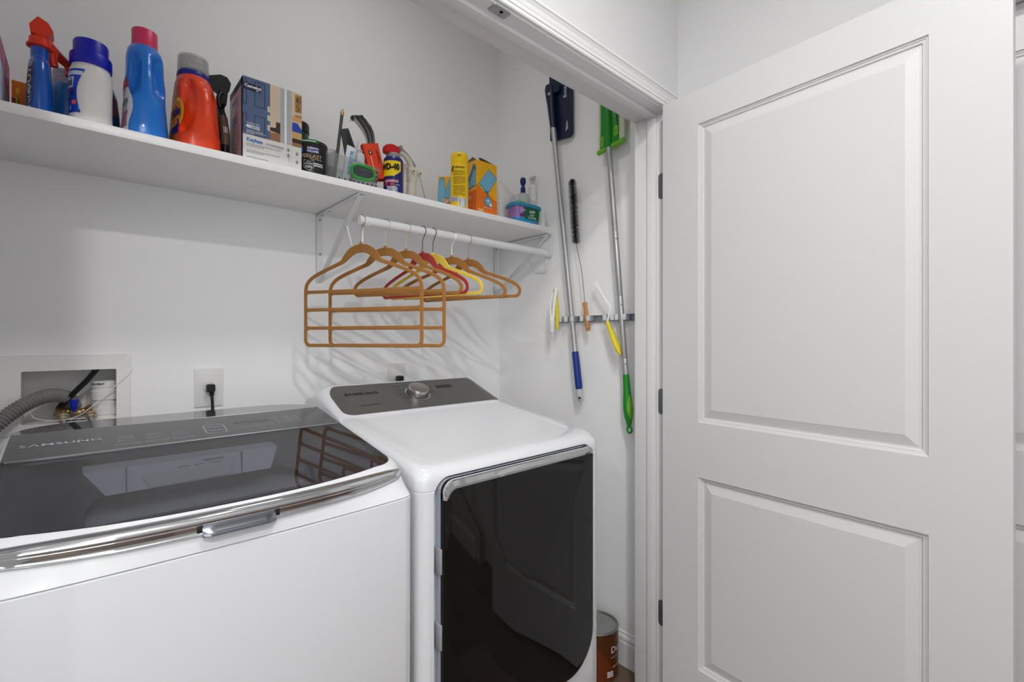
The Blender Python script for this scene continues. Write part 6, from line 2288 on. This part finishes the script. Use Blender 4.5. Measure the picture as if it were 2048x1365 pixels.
for k in range(N):
    s_ = r.random() * len(SK)
    p0, p1 = SK[int(s_)]
    p = p0.lerp(p1, s_ % 1)
    t = (p1 - p0).normalized()
    u, v, w = axis_frame(t)
    an = r.random() * 2 * PI
    Lb = .0205 * r.uniform(.86, 1.06)
    z_ = p.z
    if z_ > 2.02:
        Lb *= max(.35, 1 - (z_ - 2.02) / .03)
    if z_ < 1.755:
        Lb *= .95
    dd = (u * math.cos(an) + v * math.sin(an) + t * r.uniform(-.25, .25)).normalized()
    sd = t.cross(dd).normalized() * .00045
    e = p + dd * Lb
    vs = [bm.verts.new(q) for q in (p + sd, p - sd, e - sd * .7, e + sd * .7)]
    bm.faces.new(vs)
bs = add('bristles', bm, BLACK, br, flat=True, normals=False)
bs['kind'] = 'stuff'

# two yellow hand scrubbers
YEL = mat('yellow_plastic', (226, 205, 40), .4, var=.05)
YEL2 = mat('amber_plastic', (214, 176, 72), .4, var=.05)
CLEAR = mat('clear_white_plastic', (244, 245, 246), .3, var=.02)
s1 = thing('hand_scrubber', 'yellow hand scrubber with a white loop, at the left end of the rail', 'scrubber', (1.575, 1.436, 1.42))
bm = NB()
so = Surf((1.572, 1.4285, 0), [(1.372, .004, .004, 0, -.003, 2), (1.38, .0075, .0075, 0, -.003, 2), (1.42, .0085, .0085, 0, -.002, 2), (1.47, .0085, .0085, .0, .0, 2), (1.52, .0095, .0085, .0, .0075, 2), (1.545, .0105, .0105, 0, .010, 2), (1.556, .006, .006, 0, .010, 2)])
hd = add('handle', so.mesh(18, .008), YEL, s1)
bm = NB()
tube(bm, [(1.553, 1.4445, 1.422), (1.552, 1.4500, 1.455), (1.552, 1.4480, 1.50), (1.556, 1.4380, 1.54)], .0040, 10, smooth=5)
tube(bm, [(1.552, 1.4305, 1.425), (1.552, 1.4260, 1.46), (1.552, 1.4190, 1.51), (1.554, 1.4155, 1.545), (1.554, 1.4175, 1.556), (1.554, 1.4225, 1.548), (1.552, 1.4340, 1.46), (1.552, 1.4360, 1.425)], .0036, 10, smooth=5)
add('loop', bm, CLEAR, s1)
bm = NB()
lathe(bm, [(.0055, 0), (.0095, .004), (.0105, .02), (.0120, .040), (.0135, .055), (.0110, .070), (.006, .076)], (1.553, 1.4405, 1.356), (0, 0, 1), 16)
lathe(bm, [(.0035, 0), (.0035, .015)], (1.553, 1.4400, 1.343), (0, 0, 1), 10)
add('ferrule', bm, WHITE, s1)
s2 = thing('hand_scrubber', 'bright yellow hand scrubber with a bent white arm, in front of the green sweeper pole', 'scrubber', (1.585, 1.158, 1.42))
bm = NB()
a, b = Vector((1.585, 1.1640, 1.402)), Vector((1.574, 1.0930, 1.268))
ax = b - a
u_, v_, w_ = axis_frame(ax)
ks = [(0, .0075, .0075), (.15, .0088, .0085), (.45, .0130, .011), (.7, .0150, .011), (.88, .0120, .009), (1.0, .004, .004)]
loft(bm, [[a + ax * t + u_ * (p * math.cos(2 * PI * i / 18)) + v_ * (q * math.sin(2 * PI * i / 18)) for i in range(18)] for t, p, q in ks])
add('handle', bm, YEL, s2)
bm = NB()
for o_ in (0, .0150):
    tube(bm, [(1.585, 1.1630, 1.400), (1.585, 1.1560, 1.425), (1.585, 1.1480 + o_ * .2, 1.448), (1.585, 1.1500 + o_ * .4, 1.464), (1.585, 1.1750 + o_ * .3, 1.497), (1.584, 1.2330 - o_ * .9, 1.566 + o_ * .3)], .0040, 10, smooth=5)
add('bent_arm', bm, CLEAR, s2)

# ------------------------------------------------------------------ paint can on the floor
can = thing('paint_can', 'brown paint can with a bare metal lid on the floor between dryer and door jamb', 'paint can', (1.530, 1.172, 0))
CANB = mat('brown_label', (88, 44, 18), .3, var=.06)
TIN = mat('tin', (168, 170, 166), .28, metal=1.0, var=.08)
bm = NB()
lathe(bm, [(.0815, 0), (.0835, .001), (.0840, .003), (.0825, .005), (.0825, .182), (.0840, .184), (.0850, .187), (.0840, .190), (.0800, .190)], (1.530, 1.172, 0), (0, 0, 1), 48, False)
add('body', bm, TIN, can)
bm = NB()
lathe(bm, [(.0805, .190), (.0795, .1865), (.0775, .1865), (.0765, .190), (.0735, .1905), (.0725, .1865), (.0700, .1855), (0, .1855)], (1.530, 1.172, 0), (0, 0, 1), 48, False)
lidc = add('lid', bm, TIN, can)
bm = NB()
f = frame((1.508, 1.195, .1857), (.95, -.3, 0), (.3, .95, 0))
plate(bm, rect(-.022, .022, -.026, .026), f, .0004)
add('sticker', bm, WHITE, lidc, flat=True)
bm = NB()
dashes(bm, f, -.018, .018, .016, .0025, off=.0007, seed=2)
dashes(bm, f, -.018, .010, .008, .0025, off=.0007, seed=3)
dashes(bm, f, -.018, .016, .000, .0025, off=.0007, seed=4)
add('print', bm, INKG, lidc, flat=True)
cs_ = Surf((1.530, 1.172, 0), [(0, .0827, .0827, 0, 0, 2), (.19, .0827, .0827, 0, 0, 2)])
bm = NB()
cs_.patch(bm, -PI * .999, PI * .999, .006, .181, .0002, 72, 4)
lb = add('label', bm, CANB, can)
bm = NB()
cs_.patch(bm, -3.0, -1.5, .006, .128, .0005, 24, 10, edge=lambda t: (-3.1, -1.62 - .85 * t * t))
add('label_swoosh', bm, mat('brown_swoosh', (112, 52, 20), .3, var=.06), lb)
text('lettering', 'Duration', .036, cs_.wrap(-1.82, .122, .0010), INKW, lb, align='LEFT', bold=.005)
bm = NB()
dashes(bm, cs_.wrap(-1.82, .094, .0010), .0, .04, 0, .003, seed=6)
dashes(bm, cs_.wrap(-1.70, .058, .0010), 0, .03, 0, .004, seed=7)
dashes(bm, cs_.wrap(-1.70, .053, .0010), .0, .02, 0, .002, seed=8)
add('print', bm, mat('pale_tan_print', (206, 186, 160), .5, var=.03), lb, flat=True)
bm = NB()
for k in range(3):
    dashes(bm, cs_.wrap(-2.02, .040 - .008 * k, .0010), 0, .028, 0, .0055, seed=9 + k, gap=-.3)
add('print', bm, INKW, lb, flat=True)
